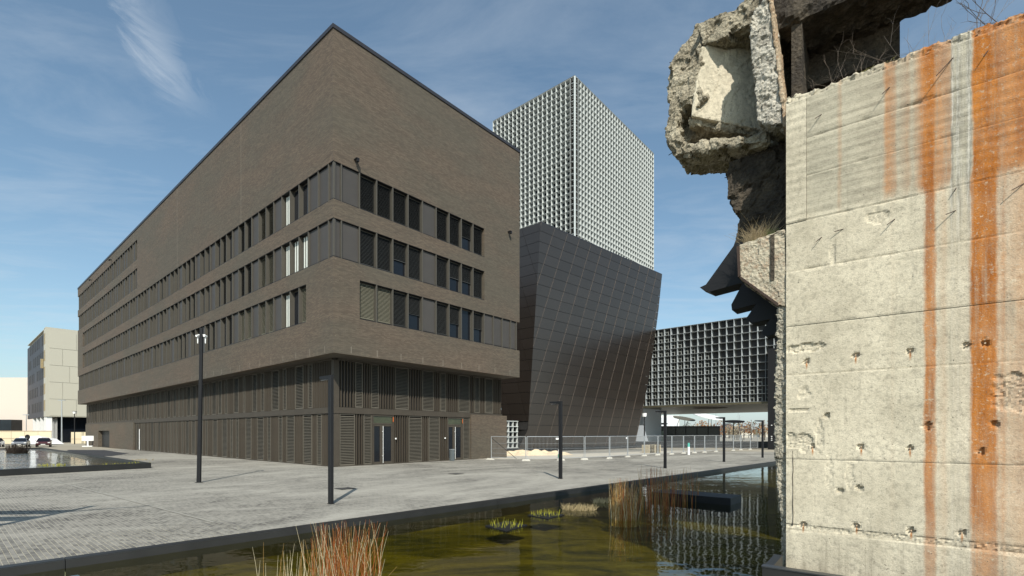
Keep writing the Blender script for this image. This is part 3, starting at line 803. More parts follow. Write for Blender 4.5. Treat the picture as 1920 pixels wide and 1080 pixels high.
# ------------------------------------------------------------------ street lamps
def lamp(x, y, h, label, s=1.0):
    r = empty('street_lamp', (x, y, 0), math.atan2(.6517, -.7585), label, 'street lamp', 'angled black street lamps along the pond')
    hexp = [(-.085, -.05, 0), (.085, -.05, 0), (.085, .05, 0), (-.085, .05, 0), (-.085, -.05, h), (.085, -.05, h), (.085, .05, h), (-.085, .05, h)]
    MB().hexa(hexp).build('pole', BLACK, r, bevel=.006)
    MB().hexa([(.085, -.05, h - .13), (.62, -.05, h - .07), (.62, .05, h - .07), (.085, .05, h - .13), (.085, -.05, h), (.62, -.05, h), (.62, .05, h), (.085, .05, h)]).build('arm', BLACK, r)
    MB().box(.14, .56, -.035, .035, h - .128, h - .11).build('light_panel', M('lamp_lens', (.08, .08, .08), .3), r)
    MB().box(-.10, .10, -.065, .065, .004, .02).build('base_plate', STEEL, r)
    return r
lamp(-5.62, 15.3, 3.99, 'nearest and tallest angled black street lamp, in front of the building corner')
lamp(2.33, 23.7, 3.73, 'angled black street lamp in front of the dark leaning block')
lamp(9.56, 30.8, 3.6, 'angled black street lamp standing in front of the white lattice wing and the tilted discs')
lamp(16.2, 37.7, 3.42, 'angled black street lamp between two rings of tilted discs, second from the ruin')
lamp(22.45, 44.2, 3.35, 'farthest angled black street lamp, beside the black pier')
cp_ = empty('camera_mast', (-13.9, 21.9, 0), 0, 'tall slim black mast with two white cameras near its top', 'mast')
MB().hexa([(-.085, -.05, 0), (.085, -.05, 0), (.085, .05, 0), (-.085, .05, 0), (.06, -.045, 6.86), (.185, -.045, 6.86), (.185, .045, 6.86), (.06, .045, 6.86)]).build('mast', BLACK, cp_, bevel=.01)
for sx in (-1, 1):
    c = MB(); x = .12 + sx * .17
    c.tube((x, -.10, 6.5), (x, .08, 6.5), .045, .045, 10).tube((.12, 0, 6.56), (x, 0, 6.56), .02).tube((x, 0, 6.45), (x, 0, 6.18), .028, .02, 8)
    c.build('camera', WPAINT, cp_)
MB().box(-.12, .12, -.10, .10, .004, .02).build('base_plate', STEEL, cp_)

# ------------------------------------------------------------------ site fence
posts = [(-1.75, 40.7), (1.14, 39.1), (3.95, 39.6), (6.0, 40.7), (8.4, 42.4), (10.6, 45.2), (12.7, 47.3), (14.5, 49), (16.5, 50.9), (18.4, 52.9), (20.1, 54.3), (21.8, 55.8),
         (24, 58), (27.7, 61.7), (29.5, 63.6), (31.7, 65.6), (33.8, 67.8)]
places = ['against the brick block at the building corner', 'below the left edge of the dark block, with a white tag', 'left of the second lamp', 'right of the second lamp', 'in front of the middle of the dark block',
   'in front of the right part of the dark block', 'in front of the stacked pallets', 'in front of the glass pavilion door', 'just left of the third lamp', 'just right of the third lamp', 'below the grey tilted disc', 'beside the green and white marker',
   'below the white tilted disc', 'just left of the fourth lamp', 'right of the fourth lamp', 'last in the row, left of the black pier']
for i in range(len(posts) - 1):
    a, b = Vector((*posts[i], 0)), Vector((*posts[i + 1], 0)); L = (b - a).length - .10
    r = empty('fence_panel', tuple(a), math.atan2((b - a).y, (b - a).x), 'galvanised mesh fence panel ' + places[i], 'fence panel', 'galvanised site fence panels')
    H = 1.92; f = MB()
    f.tube((.05, 0, .1), (.05, 0, H), .028).tube((L + .03, 0, .1), (L + .03, 0, H), .028).tube((.05, 0, H), (L + .03, 0, H), .028).tube((.05, 0, .2), (L + .03, 0, .2), .022)
    f.build('frame', GALV, r)
    w = MB(); x = .18
    while x < L: w.box(x, x + .007, -.004, .004, .2, H); x += .11
    for z in (.55, .95, 1.35): w.box(.05, L, -.006, .006, z, z + .01)
    w.build('wire_mesh', GALV, r, kind='stuff')
    MB().hexa([(-.38, -.12, 0), (.30, -.12, 0), (.30, .12, 0), (-.38, .12, 0), (-.30, -.09, .13), (.22, -.09, .13), (.22, .09, .13), (-.30, .09, .13)]).build('foot', CFOOT, r)
    if i == 0: MB().tube((.05, 0, H - .1), (L * .75, .0, .15), .022).build('brace', BLACK, r)
    if i in (1, 4): MB().box(L - .35, L - .12, -.045, -.03, H - .25, H - .10).build('tag', WPAINT, r)

# ------------------------------------------------------------------ small things near the fence
def pile(name, x, y, rx, ry, h, mat, label, cat, seed):
    N = 22; vs = []; fs = []
    for i in range(N + 1):
        for j in range(9):
            u = i / N * 2 - 1; v = j / 8 * 2 - 1
            q = max(0, 1 - u * u * .9) * max(0, 1 - v * v)
            z = h * q * (.55 + .9 * noise.noise(Vector((u * 4 + seed, v * 3, seed)))) if q > 0 else 0
            vs.append((u * rx, v * ry, max(-.02, z)))
    for i in range(N):
        for j in range(8): k = i * 9 + j; fs.append((k, k + 9, k + 10, k + 1))
    o = MB().add(vs, fs).build(name, mat, None, (x, y, .0), (0, 0, .25)); return tag(o, label, cat)
SAND = M('sand', (.58, .47, .32), .95, 0, .2, 5, .2, .02)
pile('sand_pile', 1.9, 49.3, 4.2, 1.2, .75, SAND, 'low heap of pale sand at the foot of the dark block behind the fence', 'sand heap', 3)
tag(MB().add([(-3, 41.5, .006), (3, 41, .006), (14, 50.5, .006), (26, 62, .006), (20, 62, .006), (8, 53, .006), (-2, 48, .006)], [(0, 1, 2, 3, 4, 5, 6)]).build('pale_gravel_strip', M('pale_gravel', (.52, .48, .40), .9, 0, .2, .8)), kind='structure')
pr = empty('pallet_stack', (15.6, 55.2, 0), .6, 'stack of pale wooden pallets beside the dark block', 'pallet stack')
WOOD = M('pale_wood', (.50, .43, .30), .8, 0, .2, 4)
for k in range(6):
    p = MB()
    for q in range(5): p.box(-1.0 + q * .42, -.72 + q * .42, -.5, .5, k * .15 + .11, k * .15 + .135)
    for q in (-1, 0, .9): p.box(q, q + .1, -.5, .5, k * .15, k * .15 + .11)
    p.build('pallet', WOOD, pr)
b = empty('litter_bin', (-1.95 - 1.02, 41.0, 0), BA, 'small grey litter bin beside the second glass door', 'litter bin')
b.location = (-4.74, 39.0, 0)
MB().box(-.16, .16, -.14, .14, 0, .85).build('bin_body', M('grey_bin', (.10, .115, .12), .5), b, bevel=.02)
MB().box(-.17, .17, -.15, .15, .86, .93).build('lid', M('bin_lid', (.22, .24, .25), .5), b, bevel=.015)
mk_ = empty('marker_post', (17.9, 50.0, 0), 0, 'green and white round marker post by the fence', 'marker post')
MB().tube((0, 0, 0), (0, 0, .8), .13, .12, 10).build('lower_part', WPAINT, mk_); MB().tube((0, 0, .8), (0, 0, 1.2), .12, .1, 10).build('upper_part', M('turquoise', (.1, .42, .36), .6), mk_)
mk2 = empty('marker_post', (4.15, 43.5, 0), 0, 'short white marker with a green foot left of the second lamp', 'marker post')
MB().tube((0, 0, .35), (0, 0, .75), .12, .10, 10).build('upper_part', WPAINT, mk2); MB().tube((0, 0, 0), (0, 0, .35), .11, .12, 10).build('lower_part', M('green', (.06, .3, .2), .6), mk2)

# globe lamp, pavilion, tilted discs
def globe(x, y, h, label):
    r = empty('globe_lamp', (x, y, 0), 0, label, 'lamp'); 
    MB().tube((0, 0, 0), (0, 0, h), .09, .07, 8).build('pole', BLACK, r); MB().tube((0, 0, h), (0, 0, h + .45), .24, .30, 10).build('globe', WPAINT, r); MB().disc((0, 0, h + .45), .33, .05).build('cap', BLACK, r)
globe(16.1, 60, 4.2, 'black post with a white lamp head at the right edge of the dark block')
globe(-86, 97, 6.0, 'black post with a white lamp head far left, before the pale building')
pv = empty('glass_pavilion', (24, 88, 0), 0, 'low dark glass pavilion below the lattice wing', 'pavilion')
MB().box(0, 13, 0, 8, 0, 3.2).build('glass_walls', TGLASS, pv)
f = MB(); 
for x in (0, 1.6, 2.6, 3.6, 5.2, 7, 9, 11, 13): f.box(x - .06, x + .06, -.06, .0, 0, 3.2)
f.box(-.1, 13.1, -.08, 8, 3.2, 3.45); f.build('frame', BLACK, pv)
MB().box(1.7, 3.5, -.09, -.03, .1, 2.6).build('door', M('pavilion_door', (.10, .16, .13), .2), pv)
wbld = empty('white_shed', (40.5, 152, 0), 0, 'long white shed with tall pale panels behind the pavilion', 'shed')
MB().box(0, 11, 0, 10, 0, 7.6).build('wall', WPAINT, wbld)
for i in range(7): MB().box(.5 + i * 1.5, 1.6 + i * 1.5, -.08, 0, 3.6, 6.9).build('panel', M('pale_panel', (.60, .64, .68), .5), wbld)
def discroof(x, y, z, r, mat, label, nx, ny, legs):
    o = empty('tilted_disc', (x, y, 0), 0, label, 'disc canopy', 'tilted disc canopies on slanted poles')
    MB().disc((0, 0, z), r, .14, 32, nx, ny).build('disc', mat, o)
    MB().disc((0, 0, z - .02), r * .28, .01, 20, nx, ny).build('hub', WPAINT, o)
    for (ax_, ay_, bx_, by_) in legs: MB().tube((ax_, ay_, 0), (bx_, by_, z + bx_ * nx + by_ * ny + (.6 if abs(bx_) > .6 * r else 0)), .07, .07, 6).build('pole', BLACK, o)
GREYD = M('grey_disc', (.11, .105, .085), .9, 0, .1, 1, .05)
MATTE = M('matte_black', (.012, .012, .012), .95, 0, .1, 1, .03)
discroof(38.8, 130.2, 4.60, 2.20, MATTE, 'small black disc canopy above the pavilion, leftmost', .02, .10, [(-.5, 0, -.3, 0), (.6, .2, .3, 0)])
discroof(46.5, 133.3, 6.08, 2.87, GREYD, 'grey disc canopy on slanted poles left of the white one', -.12, .22, [(-3.4, -.5, -1.2, 0), (-1.2, .3, 1.25, 0), (.3, .2, .2, 0)])
discroof(50.5, 127.1, 6.46, 3.64, WPAINT, 'large white disc canopy, the highest of the tilted discs', -.14, .24, [(-.4, 0, .3, 0), (1.0, .2, .8, 0)])
discroof(59.4, 131.8, 5.22, 2.56, MATTE, 'black disc canopy right of the fourth lamp', .04, .15, [(-.4, 0, -.3, 0), (-.1, .5, 0, .2), (2.2, 0, 1.0, 0)])
# low dark wall behind the fence
tag(MB().box(17, 40, 74, 74.5, 0, .95).build('low_dark_wall', BLACK), 'long low black wall behind the site fence', 'wall')
tag(MB().box(42, 62, 76, 76.6, 0, .8).build('low_dark_wall', BLACK), 'low black wall to the right of the black pier', 'wall')

# ------------------------------------------------------------------ far landscape on the right
def hill(name, x0, x1, y, h, col, seed):
    vs = []; fs = []; N = 60
    for i in range(N + 1):
        x = x0 + (x1 - x0) * i / N
        hh = h * (.6 + .5 * noise.noise(Vector((x / 120, seed, 0))) + .18 * noise.noise(Vector((x / 22, seed, 3))))
        for j, (dy, f_) in enumerate(((0, 0), (40, .55), (90, 1.0), (200, .9))): vs.append((x, y + dy, hh * f_ - .3 * (j == 0)))
    for i in range(N):
        for j in range(3): k = i * 4 + j; fs.append((k, k + 4, k + 5, k + 1))
    o = MB().add(vs, fs).build(name, M(name + '_ground', col, .95, 0, .5, .035), kind='structure')
hill('hills', 20, 700, 420, 11, (.16, .15, .09), 2)
hill('hills', -700, -120, 500, 9, (.17, .16, .11), 6)
LEAF = [M('bare_twigs', (.30, .25, .17), .9, 0, .4, .4), M('rust_leaves', (.30, .13, .045), .9, 0, .4, .4), M('dull_green', (.10, .11, .05), .9, 0, .4, .4)]
BARK = M('bark', (.07, .06, .05), .9)
crown_me = []
for v in range(6):
    mb = MB(); rr = random.Random(v)
    for i in range(130):
        th, ph, q = rr.uniform(0, 6.28), math.acos(rr.uniform(-1, 1)), rr.uniform(.35, 1) ** .6
        c = Vector((math.cos(th) * math.sin(ph) * q * .5, math.sin(th) * math.sin(ph) * q * .5, .5 + math.cos(ph) * q * .5))
        c.x *= .75 + .5 * (1 - c.z)
        s_ = rr.uniform(.02, .06); a = Vector((rr.uniform(-1, 1), rr.uniform(-1, 1), rr.uniform(-1, 1))).normalized() * s_; b = a.orthogonal().normalized() * s_
        mb.add([c - a, c + b, c + a, c - b], [(0, 1, 2, 3)])
    crown_me.append((mb.mesh('crown', LEAF[0]), mb.mesh('crown', LEAF[1]), mb.mesh('crown', LEAF[2])))
trunk_me = MB().tube((0, 0, 0), (0, 0, .45), .03, .015, 6).tube((0, 0, .3), (.18, .05, .7), .014, .005, 5).tube((0, 0, .3), (-.15, .08, .75), .014, .005, 5).tube((0, 0, .42), (.02, -.05, .9), .013, .004, 5).mesh('trunk', BARK)
def tree(x, y, h, kind, z=0):
    nm = ['bare pale twiggy tree', 'small rusty-leaved tree', 'dull green bushy tree'][kind]
    o = empty('tree', (x, y, z), random.uniform(0, 6), nm + ' ' + ('near the glass pavilion' if x / y < .40 else 'behind the white tilted disc' if x / y < .43 else 'behind the fourth lamp' if x / y < .46 else 'beyond the black disc canopy' if x / y < .49 else 'beside the farthest lamp') + (', on the distant slope' if y > 290 else ''), 'tree', nm + 's beyond the plaza')
    t = put('trunk', trunk_me, o); t.scale = (h, h, h)
    c = put('crown', crown_me[random.randrange(6)][kind], o, (0, 0, h * .18)); c.scale = (h * .7, h * .7, h * .85)
for i in range(34):
    y = random.uniform(150, 260); k = random.uniform(.37, .53); tree(k * y, y, random.uniform(3.0, 6.0), random.choice((0, 0, 0, 1, 2)))
for k in (.386, .42, .485, .512): tree(k * 150, 150, 6.0, 1)
for i in range(26):
    y = random.uniform(300, 470); k = random.uniform(.33, .56); tree(k * y, y, random.uniform(6, 10), random.choice((0, 2, 2)), max(0, (y - 420) * .05))
def house(x, y, w, h, rf, label, z=0):
    o = empty('house', (x, y, z), random.uniform(-.3, .3), label, 'house', 'distant houses under the lattice wing')
    MB().box(-w / 2, w / 2, 0, 8, 0, h).build('wall', M('house_wall', (.55, .52, .44), .8, 0, .1), o)
    MB().prism([(-w / 2 - .3, h), (w / 2 + .3, h), (0, h + w * .38)], -.3, 8.3, 'y').build('roof', rf, o)
    for i in range(2):
        for zz in (.9, 2.2): MB().box(-w / 4 + i * w / 2 - .4, -w / 4 + i * w / 2 + .4, -.05, 0, zz, zz + .8).build('window', GLASS, o)
RF = M('slate_roof', (.12, .11, .11), .7); RF2 = M('pale_roof', (.45, .42, .38), .7)
for i, (x, y, w, h, rf, lb) in enumerate([(86, 240, 6, 3.4, RF2, 'pale gabled house farthest left under the wing'), (103, 260, 6, 4, RF2, 'white gabled house in the gap between the white and black discs'),
        (126, 285, 9, 4.5, RF, 'broad cream house behind the black disc canopy'), (112, 235, 7, 3, RF, 'low cream house with grey roof left of the black disc canopy'), (135, 262, 6, 3.8, RF2, 'small pale house at the right, near the farthest lamp')]):
    house(x, y, w, h, rf, lb)
for i, (x, y, h) in enumerate([(62, 150, 10.5), (110, 240, 17), (72, 156, 8)]):
    o = empty('lattice_pylon', (x, y, 0), 0, ['slim distant pole right of the fourth lamp', 'thin lattice pylon rising above the distant houses', 'slim distant pole near the last lamp'][i], 'pylon')
    MB().tube((0, 0, 0), (0, 0, h), .12, .05, 5).build('mast', GALV, o); MB().tube((-1.2, 0, h * .93), (1.2, 0, h * .93), .05, .05, 4).build('crossarm', GALV, o)

# ------------------------------------------------------------------ far left: pale buildings, hoarding, cars
BG = M('beige_panel', (.44, .42, .345), .7, 0, .05, .05); BG2 = M('slate_panel', (.035, .038, .050), .6, 0, .1, .1); GOLD = M('gold_window', (.28, .22, .12), .4, 0, .2); CREAM = M('cream_wall', (.60, .52, .45), .8, 0, .05)
pb = empty('pale_panel_building', (-104, 110, 0), BA, 'pale grey-beige panelled building with dark side and white ground-floor columns', 'building')
zt = 25.9
# local: right face y=0 running +x ; left face x=0 running +y
MB().box(.41, 40, 3.2, 34, 6.1, zt - .3).build('core', BG, pb)
wallp = MB(); wallp.box(0, 40, 0, .4, 5.9, zt); wallp.box(0, .4, .4, 3.0, 5.9, zt); wallp.box(.4, 40, .4, 3.2, 5.9, 6.1); wallp.box(.0, 40, .4, 34, zt - .3, zt - .2); wallp.build('pale_wall', BG, pb)
MB().box(0, .4, 3.0, 34, 5.9, zt - 1.2).build('dark_wall', BG2, pb)
pj = []
for j, z0 in enumerate((6.1, 9.9, 13.7, 17.5, 21.3)):
    x = .6
    while x < 38:
        w = random.choice((2.2, 3.4, 4.6)); pj.append((x, min(x + w, 39.8), z0, z0 + 3.72)); x += w + .06
for (a, b_2, c, d) in pj: MB().box(a, b_2, -.06, 0, c, d).build('wall_panel', BG, pb)
for j in range(5):
    z0 = 7.2 + j * 3.75
    for (a, w) in ((.7, .35), (1.5, .35), (2.1, .35)): MB().box(-.05, 0, a, a + w, z0, z0 + 2.4).build('window', GOLD, pb)
    for q in range(9): 
        if (q * 3 + j) % 7: MB().box(-.05, 0, 4.0 + q * 3.2, 5.2 + q * 3.2, z0, z0 + 2.3).build('window', DARK, pb)
for y in (.3, 2.6, 9, 16, 23): MB().box(0.1, 1.1, y, y + .9, 0, 5.9).build('column', WPAINT, pb)
for x in (16, 28): MB().box(x, x + .7, .1, .8, 0, 5.9).build('column', BG, pb)
MB().box(2.2, 39, 2.2, 33, 0, 5.9).build('ground_floor_glass', GLASS, pb)
MB().box(-.5, -.06, 2.9, 3.5, 16.9, 19.0).build('balcony_box', GOLD, pb)
cb = empty('cream_hall', (-170, 135, 0), 0, 'plain cream hall wall at the far left edge', 'building')
MB().box(-30, 52, 0, 20, 0, 17.4).build('wall', CREAM, cb)
MB().box(27, 36, -3, 0, 0, 5.8).build('glass_porch', TGLASS, cb)
hp = empty('site_hoarding', (-104, 96, 0), 0, 'cream panelled site hoarding left of the parked cars', 'hoarding')
for i in range(9): MB().box(-9 + i * 2.6, -6.45 + i * 2.6, 0, .08, .1, 2.6).build('board', M('hoarding_board', (.60, .52, .36), .7, 0, .08, .4), hp)
MB().box(-9.2, 14.6, -.05, .0, 1.1, 1.2).box(-9.2, 14.6, -.06, .0, 2.55, 2.65).build('rail', RUST, hp)
hq = empty('site_hoarding', (-88.5, 99, 0), 0, 'cream panelled site hoarding beside the brick building end', 'hoarding')
for i in range(4): MB().box(i * 2.6, 2.5 + i * 2.6, 0, .08, .1, 2.4).build('board', M('hoarding_board2', (.60, .52, .36), .7, 0, .08, .4), hq)
MB().box(0, 10.4, -.05, .0, 1.0, 1.1).build('rail', RUST, hq)
tag(MB().tube((0, 0, 0), (0, 0, 9.0), .14, .08, 8).box(-.7, .7, -.1, .1, 9.0, 9.12).build('street_light', GALV, None, (-94, 103, 0)), 'tall thin grey street light before the pale panelled building', 'street light')
tag(MB().tube((0, 0, 0), (0, 0, 7.2), .10, .08, 8).box(-.9, .9, -.1, .1, 6.9, 7.1).build('street_light', GALV, None, (-128, 130, 0)), 'thin grey street light before the cream hall', 'street light')
tent = empty('white_tarpaulin', (-88, 93, 0), .2, 'white tarpaulin over building material behind the dark red car', 'tarpaulin')
MB().add([(-4, 0, 1.5), (-1, 0, 1.7), (0, 3, 1.1), (-4, 3, 1.0), (-5.0, -.6, .1), (1.5, -1, .15), (2.5, 1, .1), (-5, 4, .1)], [(0, 1, 2, 3), (4, 5, 1, 0), (5, 6, 2, 1), (6, 7, 3, 2), (7, 4, 0, 3)]).build('sheet', WPAINT, tent)
tag(MB().disc((0, 0, 0), .55, .35, 12).disc((0, 0, .35), .3, .2, 12).build('orange_bucket', M('orange_plastic', (.65, .2, .06), .5), None, (-77.5, 92, 0)), 'orange bucket on the ground near the brick building end', 'bucket')
sg = empty('white_sign', (-68.8, 80, 0), .5, 'white sign board on a foot by the far end of the brick building', 'sign')
MB().box(-.75, .75, -.05, .05, .95, 1.75).build('board', WPAINT, sg); MB().box(-.1, .1, -.05, .05, .12, .95).build('post', WPAINT, sg); MB().box(-.65, .65, -.35, .35, 0, .14).build('foot', WPAINT, sg)
def car(x, y, rz, col, label):
    P = M('car_paint_' + col[0], col[1], .25, .3, .03, 1, .8)
    o = empty('parked_car', (x, y, 0), rz, label, 'car', 'cars parked beyond the raised basin')
    # length along +x (nose at -x), width along y
    pr_ = [(-2.05, .32), (-2.12, .58), (-2.02, .78), (-1.1, .92), (2.0, .98), (2.1, .8), (2.08, .34)]
    def shell(prof, w0, w1, name, mat, bev):
        k = len(prof); vs = []; zs_ = [p[1] for p in prof]; za, zb = min(zs_), max(zs_)
        for s in (-1, 1):
            for p in prof: vs.append((p[0], s * (w0 + (w1 - w0) * (p[1] - za) / (zb - za)), p[1]))
        return MB().add(vs, [tuple(range(k)), tuple(range(k, 2 * k))[::-1]] + [(i, (i + 1) % k, k + (i + 1) % k, k + i) for i in range(k)]).build(name, mat, o, bevel=bev)
    shell(pr_, .86, .84, 'body', P, .06)
    shell([(-1.12, .9), (-.38, 1.38), (.1, 1.45), (1.2, 1.42), (1.9, .96)], .80, .60, 'cabin', P, .04)
    MB().hexa([(-1.14, -.70, .95), (-1.10, -.70, .93), (-1.10, .70, .93), (-1.14, .70, .95), (-.46, -.58, 1.37), (-.40, -.58, 1.36), (-.40, .58, 1.36), (-.46, .58, 1.37)]).build('windscreen', GLASS, o)
    for s in (-1, 1):
        MB().hexa([(-.85, s * .795, .96), (1.5, s * .795, .99), (1.5, s * .81, .99), (-.85, s * .81, .96), (-.3, s * .64, 1.33), (1.1, s * .64, 1.34), (1.1, s * .655, 1.34), (-.3, s * .655, 1.33)]).build('side_window', GLASS, o)
        MB().box(-2.10, -1.85, s * .68 - .15, s * .68 + .15, .62, .76).build('headlight', M('headlamp', (.7, .7, .7), .15), o, bevel=.03)
        MB().box(-.85, -.70, s * .90 - .08, s * .90 + .08, .93, 1.06).build('mirror', P, o, bevel=.02)
        for xx in (-1.35, 1.3):
            w_ = MB().tube((xx, s * .66, .32), (xx, s * .87, .32), .32, .32, 16).build('wheel', BLACK, o)
            MB().tube((xx, s * .86, .32), (xx, s * .885, .32), .2, .2, 12).build('rim', GALV, w_)
    MB().box(-2.135, -2.07, -.45, .45, .42, .56).build('grille', BLACK, o)
    MB().box(-2.15, -2.10, -.26, .26, .38, .48).build('number_plate', WPAINT, o)
car(-77.6, 78.0, R(128), ('silver', (.17, .18, .20)), 'silver grey car facing the basin, left of the dark red one')
car(-74.6, 78.6, R(131), ('red', (.07, .012, .016)), 'dark red car facing the basin, right of the silver one')
car(-82.0, 78.2, R(128), ('navy', (.015, .018, .03)), 'dark blue car cut by the left edge of the view')
sn = empty('round_sign', (-83, 84.5, 0), 0, 'round dark sign on a short post in front of the hoarding', 'sign')
MB().tube((0, 0, 0), (0, 0, 1.2), .04).build('post', GALV, sn); MB().tube((0, -.03, 1.5), (0, .03, 1.5), .45, .45, 16).build('sign_disc', BLACK, sn)

# ------------------------------------------------------------------ concrete ruin
ru = empty('concrete_ruin', (3.89, 7.0, 0), math.atan2(-.607, .794), 'huge broken rust-streaked concrete ruin rising from the pond at the right', 'ruin')
HOLES = [(.21,.93),(.82,.98),(1.38,.98),(1.85,1.01),(.32,2.01),(.87,2.02),(1.37,2.01),(2.01,1.98),(.25,3.2),(.81,3.23),(1.37,3.23),(1.89,3.24),(2.05,3.25),(.64,1.43),(.84,1.48),(.48,2.43),(1.53,2.29),(2.13,2.3)]
SPALL = [(.16, 2.08, .17, .14, .030, 1), (.22, 2.75, .07, .10, .018, 2), (.40, 2.15, .05, .20, .014, 3), (2.35, 2.66, .28, .24, .035, 4), (1.05, 5.0, .12, .10, .02, 5),
         (.22, 3.38, .24, .07, .034, 6), (.75, 1.62, .05, .22, .010, 7), (.52, 1.65, .04, .25, .008, 8), (1.3, 4.2, .10, .3, .006, 9), (.15, 2.52, .15, .02, .02, 10), (.56, 4.62, .035, .16, .012, 11), (1.45, 6.3, .2, .03, .010, 12)]
def front_y(x, z):
    d = .0045 * noise.noise(Vector((x * 2.2, z * 2.2, 1))) + .0022 * noise.noise(Vector((x * 9, z * 9, 4)))
    if z > 5.17: d += .0022 * math.sin((z + .012 * noise.noise(Vector((x * 1.5, z * 6, 2)))) * 52) + .0030 * noise.noise(Vector((x * .6, z * 14, 7)))
    for (hx, hz) in HOLES:
        r = math.hypot(x - hx, z - hz)
        if r < .09:
            r2 = r * (1 + .5 * noise.noise(Vector((x * 30, z * 30, hx))))
            if r2 < .034: d += .040
            elif r2 < .048: d += .008
    for (cx, cz, rx, rz_, dep, sd) in SPALL:
        q = math.hypot((x - cx) / rx, (z - cz) / rz_) + .55 * noise.noise(Vector((x * 11, z * 11, sd)))
        if q < 1.0: d += dep * min(1, (1 - q) * 5) * (.75 + .55 * noise.noise(Vector((x * 38, z * 38, sd))))
    # rough construction seam low down
    zs = .895 - .012 * x
    w = .020 + .020 * x * .5
    if abs(z - zs) < w * 1.6:
        t = 1 - abs(z - zs) / (w * 1.6)
        d += .020 * min(1, t * 2.5) * (.6 + .9 * noise.noise(Vector((x * 34, z * 50, 9))))
    if z > 6.865:   # crumbling upper edge
        d += .022 * max(0, noise.noise(Vector((x * 9, z * 22, 5)))) + (z - 6.865) * .10
    return d
def lift(x0, x1, z0, z1, proud, name='concrete_lift', res=.022, g0=.005):
    nx = max(2, int((x1 - x0) / res)); nz = max(2, int((z1 - z0) / res)); vs = []; fs = []
    for i in range(nx + 1):
        for j in range(nz + 1):
            x = x0 + (x1 - x0) * i / nx; z = z0 + (z1 - z0) * j / nz
            y = front_y(x, z) - proud
            e_ = min(z - z0, z1 - z)
            rag = noise.noise(Vector((x * 6, z0 * 3 if z - z0 < z1 - z else z1 * 3, 3)))
            if e_ < .012: y += .003 + .020 * max(0, rag)
            elif e_ < .035 and rag > .25: y += .008 * rag
            vs.append((x, y, z))
    for i in range(nx):
        for j in range(nz): k = i * (nz + 1) + j; fs.append((k, k + nz + 1, k + nz + 2, k + 1))
    mb = MB().add(vs, fs)
    # body behind the skin, its rim joined to the outline
    rim_ = [i * (nz + 1) for i in range(nx + 1)] + [nx * (nz + 1) + j for j in range(1, nz + 1)] + [i * (nz + 1) + nz for i in range(nx - 1, -1, -1)] + [j for j in range(nz - 1, 0, -1)]
    b = len(mb.v)
    for k in rim_: v = mb.v[k]; mb.v.append((v[0], .5, v[2]))
    L = len(rim_)
    for q in range(L): mb.f.append((rim_[q], rim_[(q + 1) % L], b + (q + 1) % L, b + q))
    mb.f.append(tuple(b + q for q in range(L))[::-1])
    return mb.build(name, CONC, ru, smooth=False)
zl = [-.9, .84, 1.84, 3.02, 3.71, 4.48, 5.16]
pd = [.010, .0, .006, -.004, .004, -.004, 0]
for k in range(6):
    lift(0, 2.95, zl[k], zl[k + 1] - .002, pd[k]); lift(2.955, 9, zl[k], zl[k + 1] - .002, pd[k], res=.12)
lift(0, .248, 5.16, 6.868, .006); lift(.252, 2.95, 5.16, 5.78, -.004); lift(.252, 2.95, 5.782, 6.30, -.002); lift(.252, 2.95, 6.302, 6.868, .0); lift(2.955, 9, 5.16, 6.868, 0, res=.12)
# crumbling top course
def voxel(name, fill, mat, vox, amp, scale=.35, parent=None, amp2=0.0, seed=0):
    me = fill.mesh(name, mat)
    o = put(name, me, parent or ru)
    r = o.modifiers.new('remesh', 'REMESH'); r.mode = 'VOXEL'; r.voxel_size = vox; r.use_smooth_shade = False
    dg = bpy.context.evaluated_depsgraph_get(); ev = o.evaluated_get(dg); m2 = bpy.data.meshes.new_from_object(ev)
    o.modifiers.clear()
    m2.materials.clear(); m2.materials.append(mat)
    nr = [v.normal.copy() for v in m2.vertices]
    for v, q in zip(m2.vertices, nr):
        c = v.co + Vector((seed * 3.1, seed, 0))
        d = amp * .35 * noise.noise(c / scale) + amp2 * noise.noise(c / (scale * .12))
        for sc_, wt in ((scale * .62, 1.0), (scale * .24, .42)):
            w = c / sc_ + noise.noise_vector(c / (sc_ * 1.5)) * .25
            pt = noise.voronoi(w)[1][0]
            d += amp * wt * (noise.noise(pt * 3.7) * 1.3 + noise.noise_vector(pt * 5.1).dot(w - pt) * 1.5)
        v.co = v.co + q * max(-2.2 * amp, min(2.2 * amp, d))
    o.data = m2
    return o
tp = MB()
for i in range(60):
    x = i * .16
    tp.box(x, x + .17, .015 + random.uniform(0, .02), .48, 6.84, 6.955 + random.uniform(-.02, .03))
voxel('top_course', tp, CONC, .022, .022, .2, amp2=.012, seed=2)
# rough broken edge strip
st = MB()
zz = -.9
edge = [(-.9, -.04), (.51, -.05), (.9, -.07), (1.13, -.10), (1.52, -.13), (1.83, -.15), (2.3, -.15), (3.0, -.15), (3.5, -.13), (4.04, -.12)]
for (za, xa), (zb, xb) in zip(edge, edge[1:]):
    st.hexa([(xa, .06, za), (.03, .04, za), (.03, .48, za), (xa, .48, za), (xb, .06, zb), (.03, .04, zb), (.03, .48, zb), (xb, .48, zb)])
voxel('rough_edge', st, RUBP, .018, .020, .16, amp2=.014, seed=3)
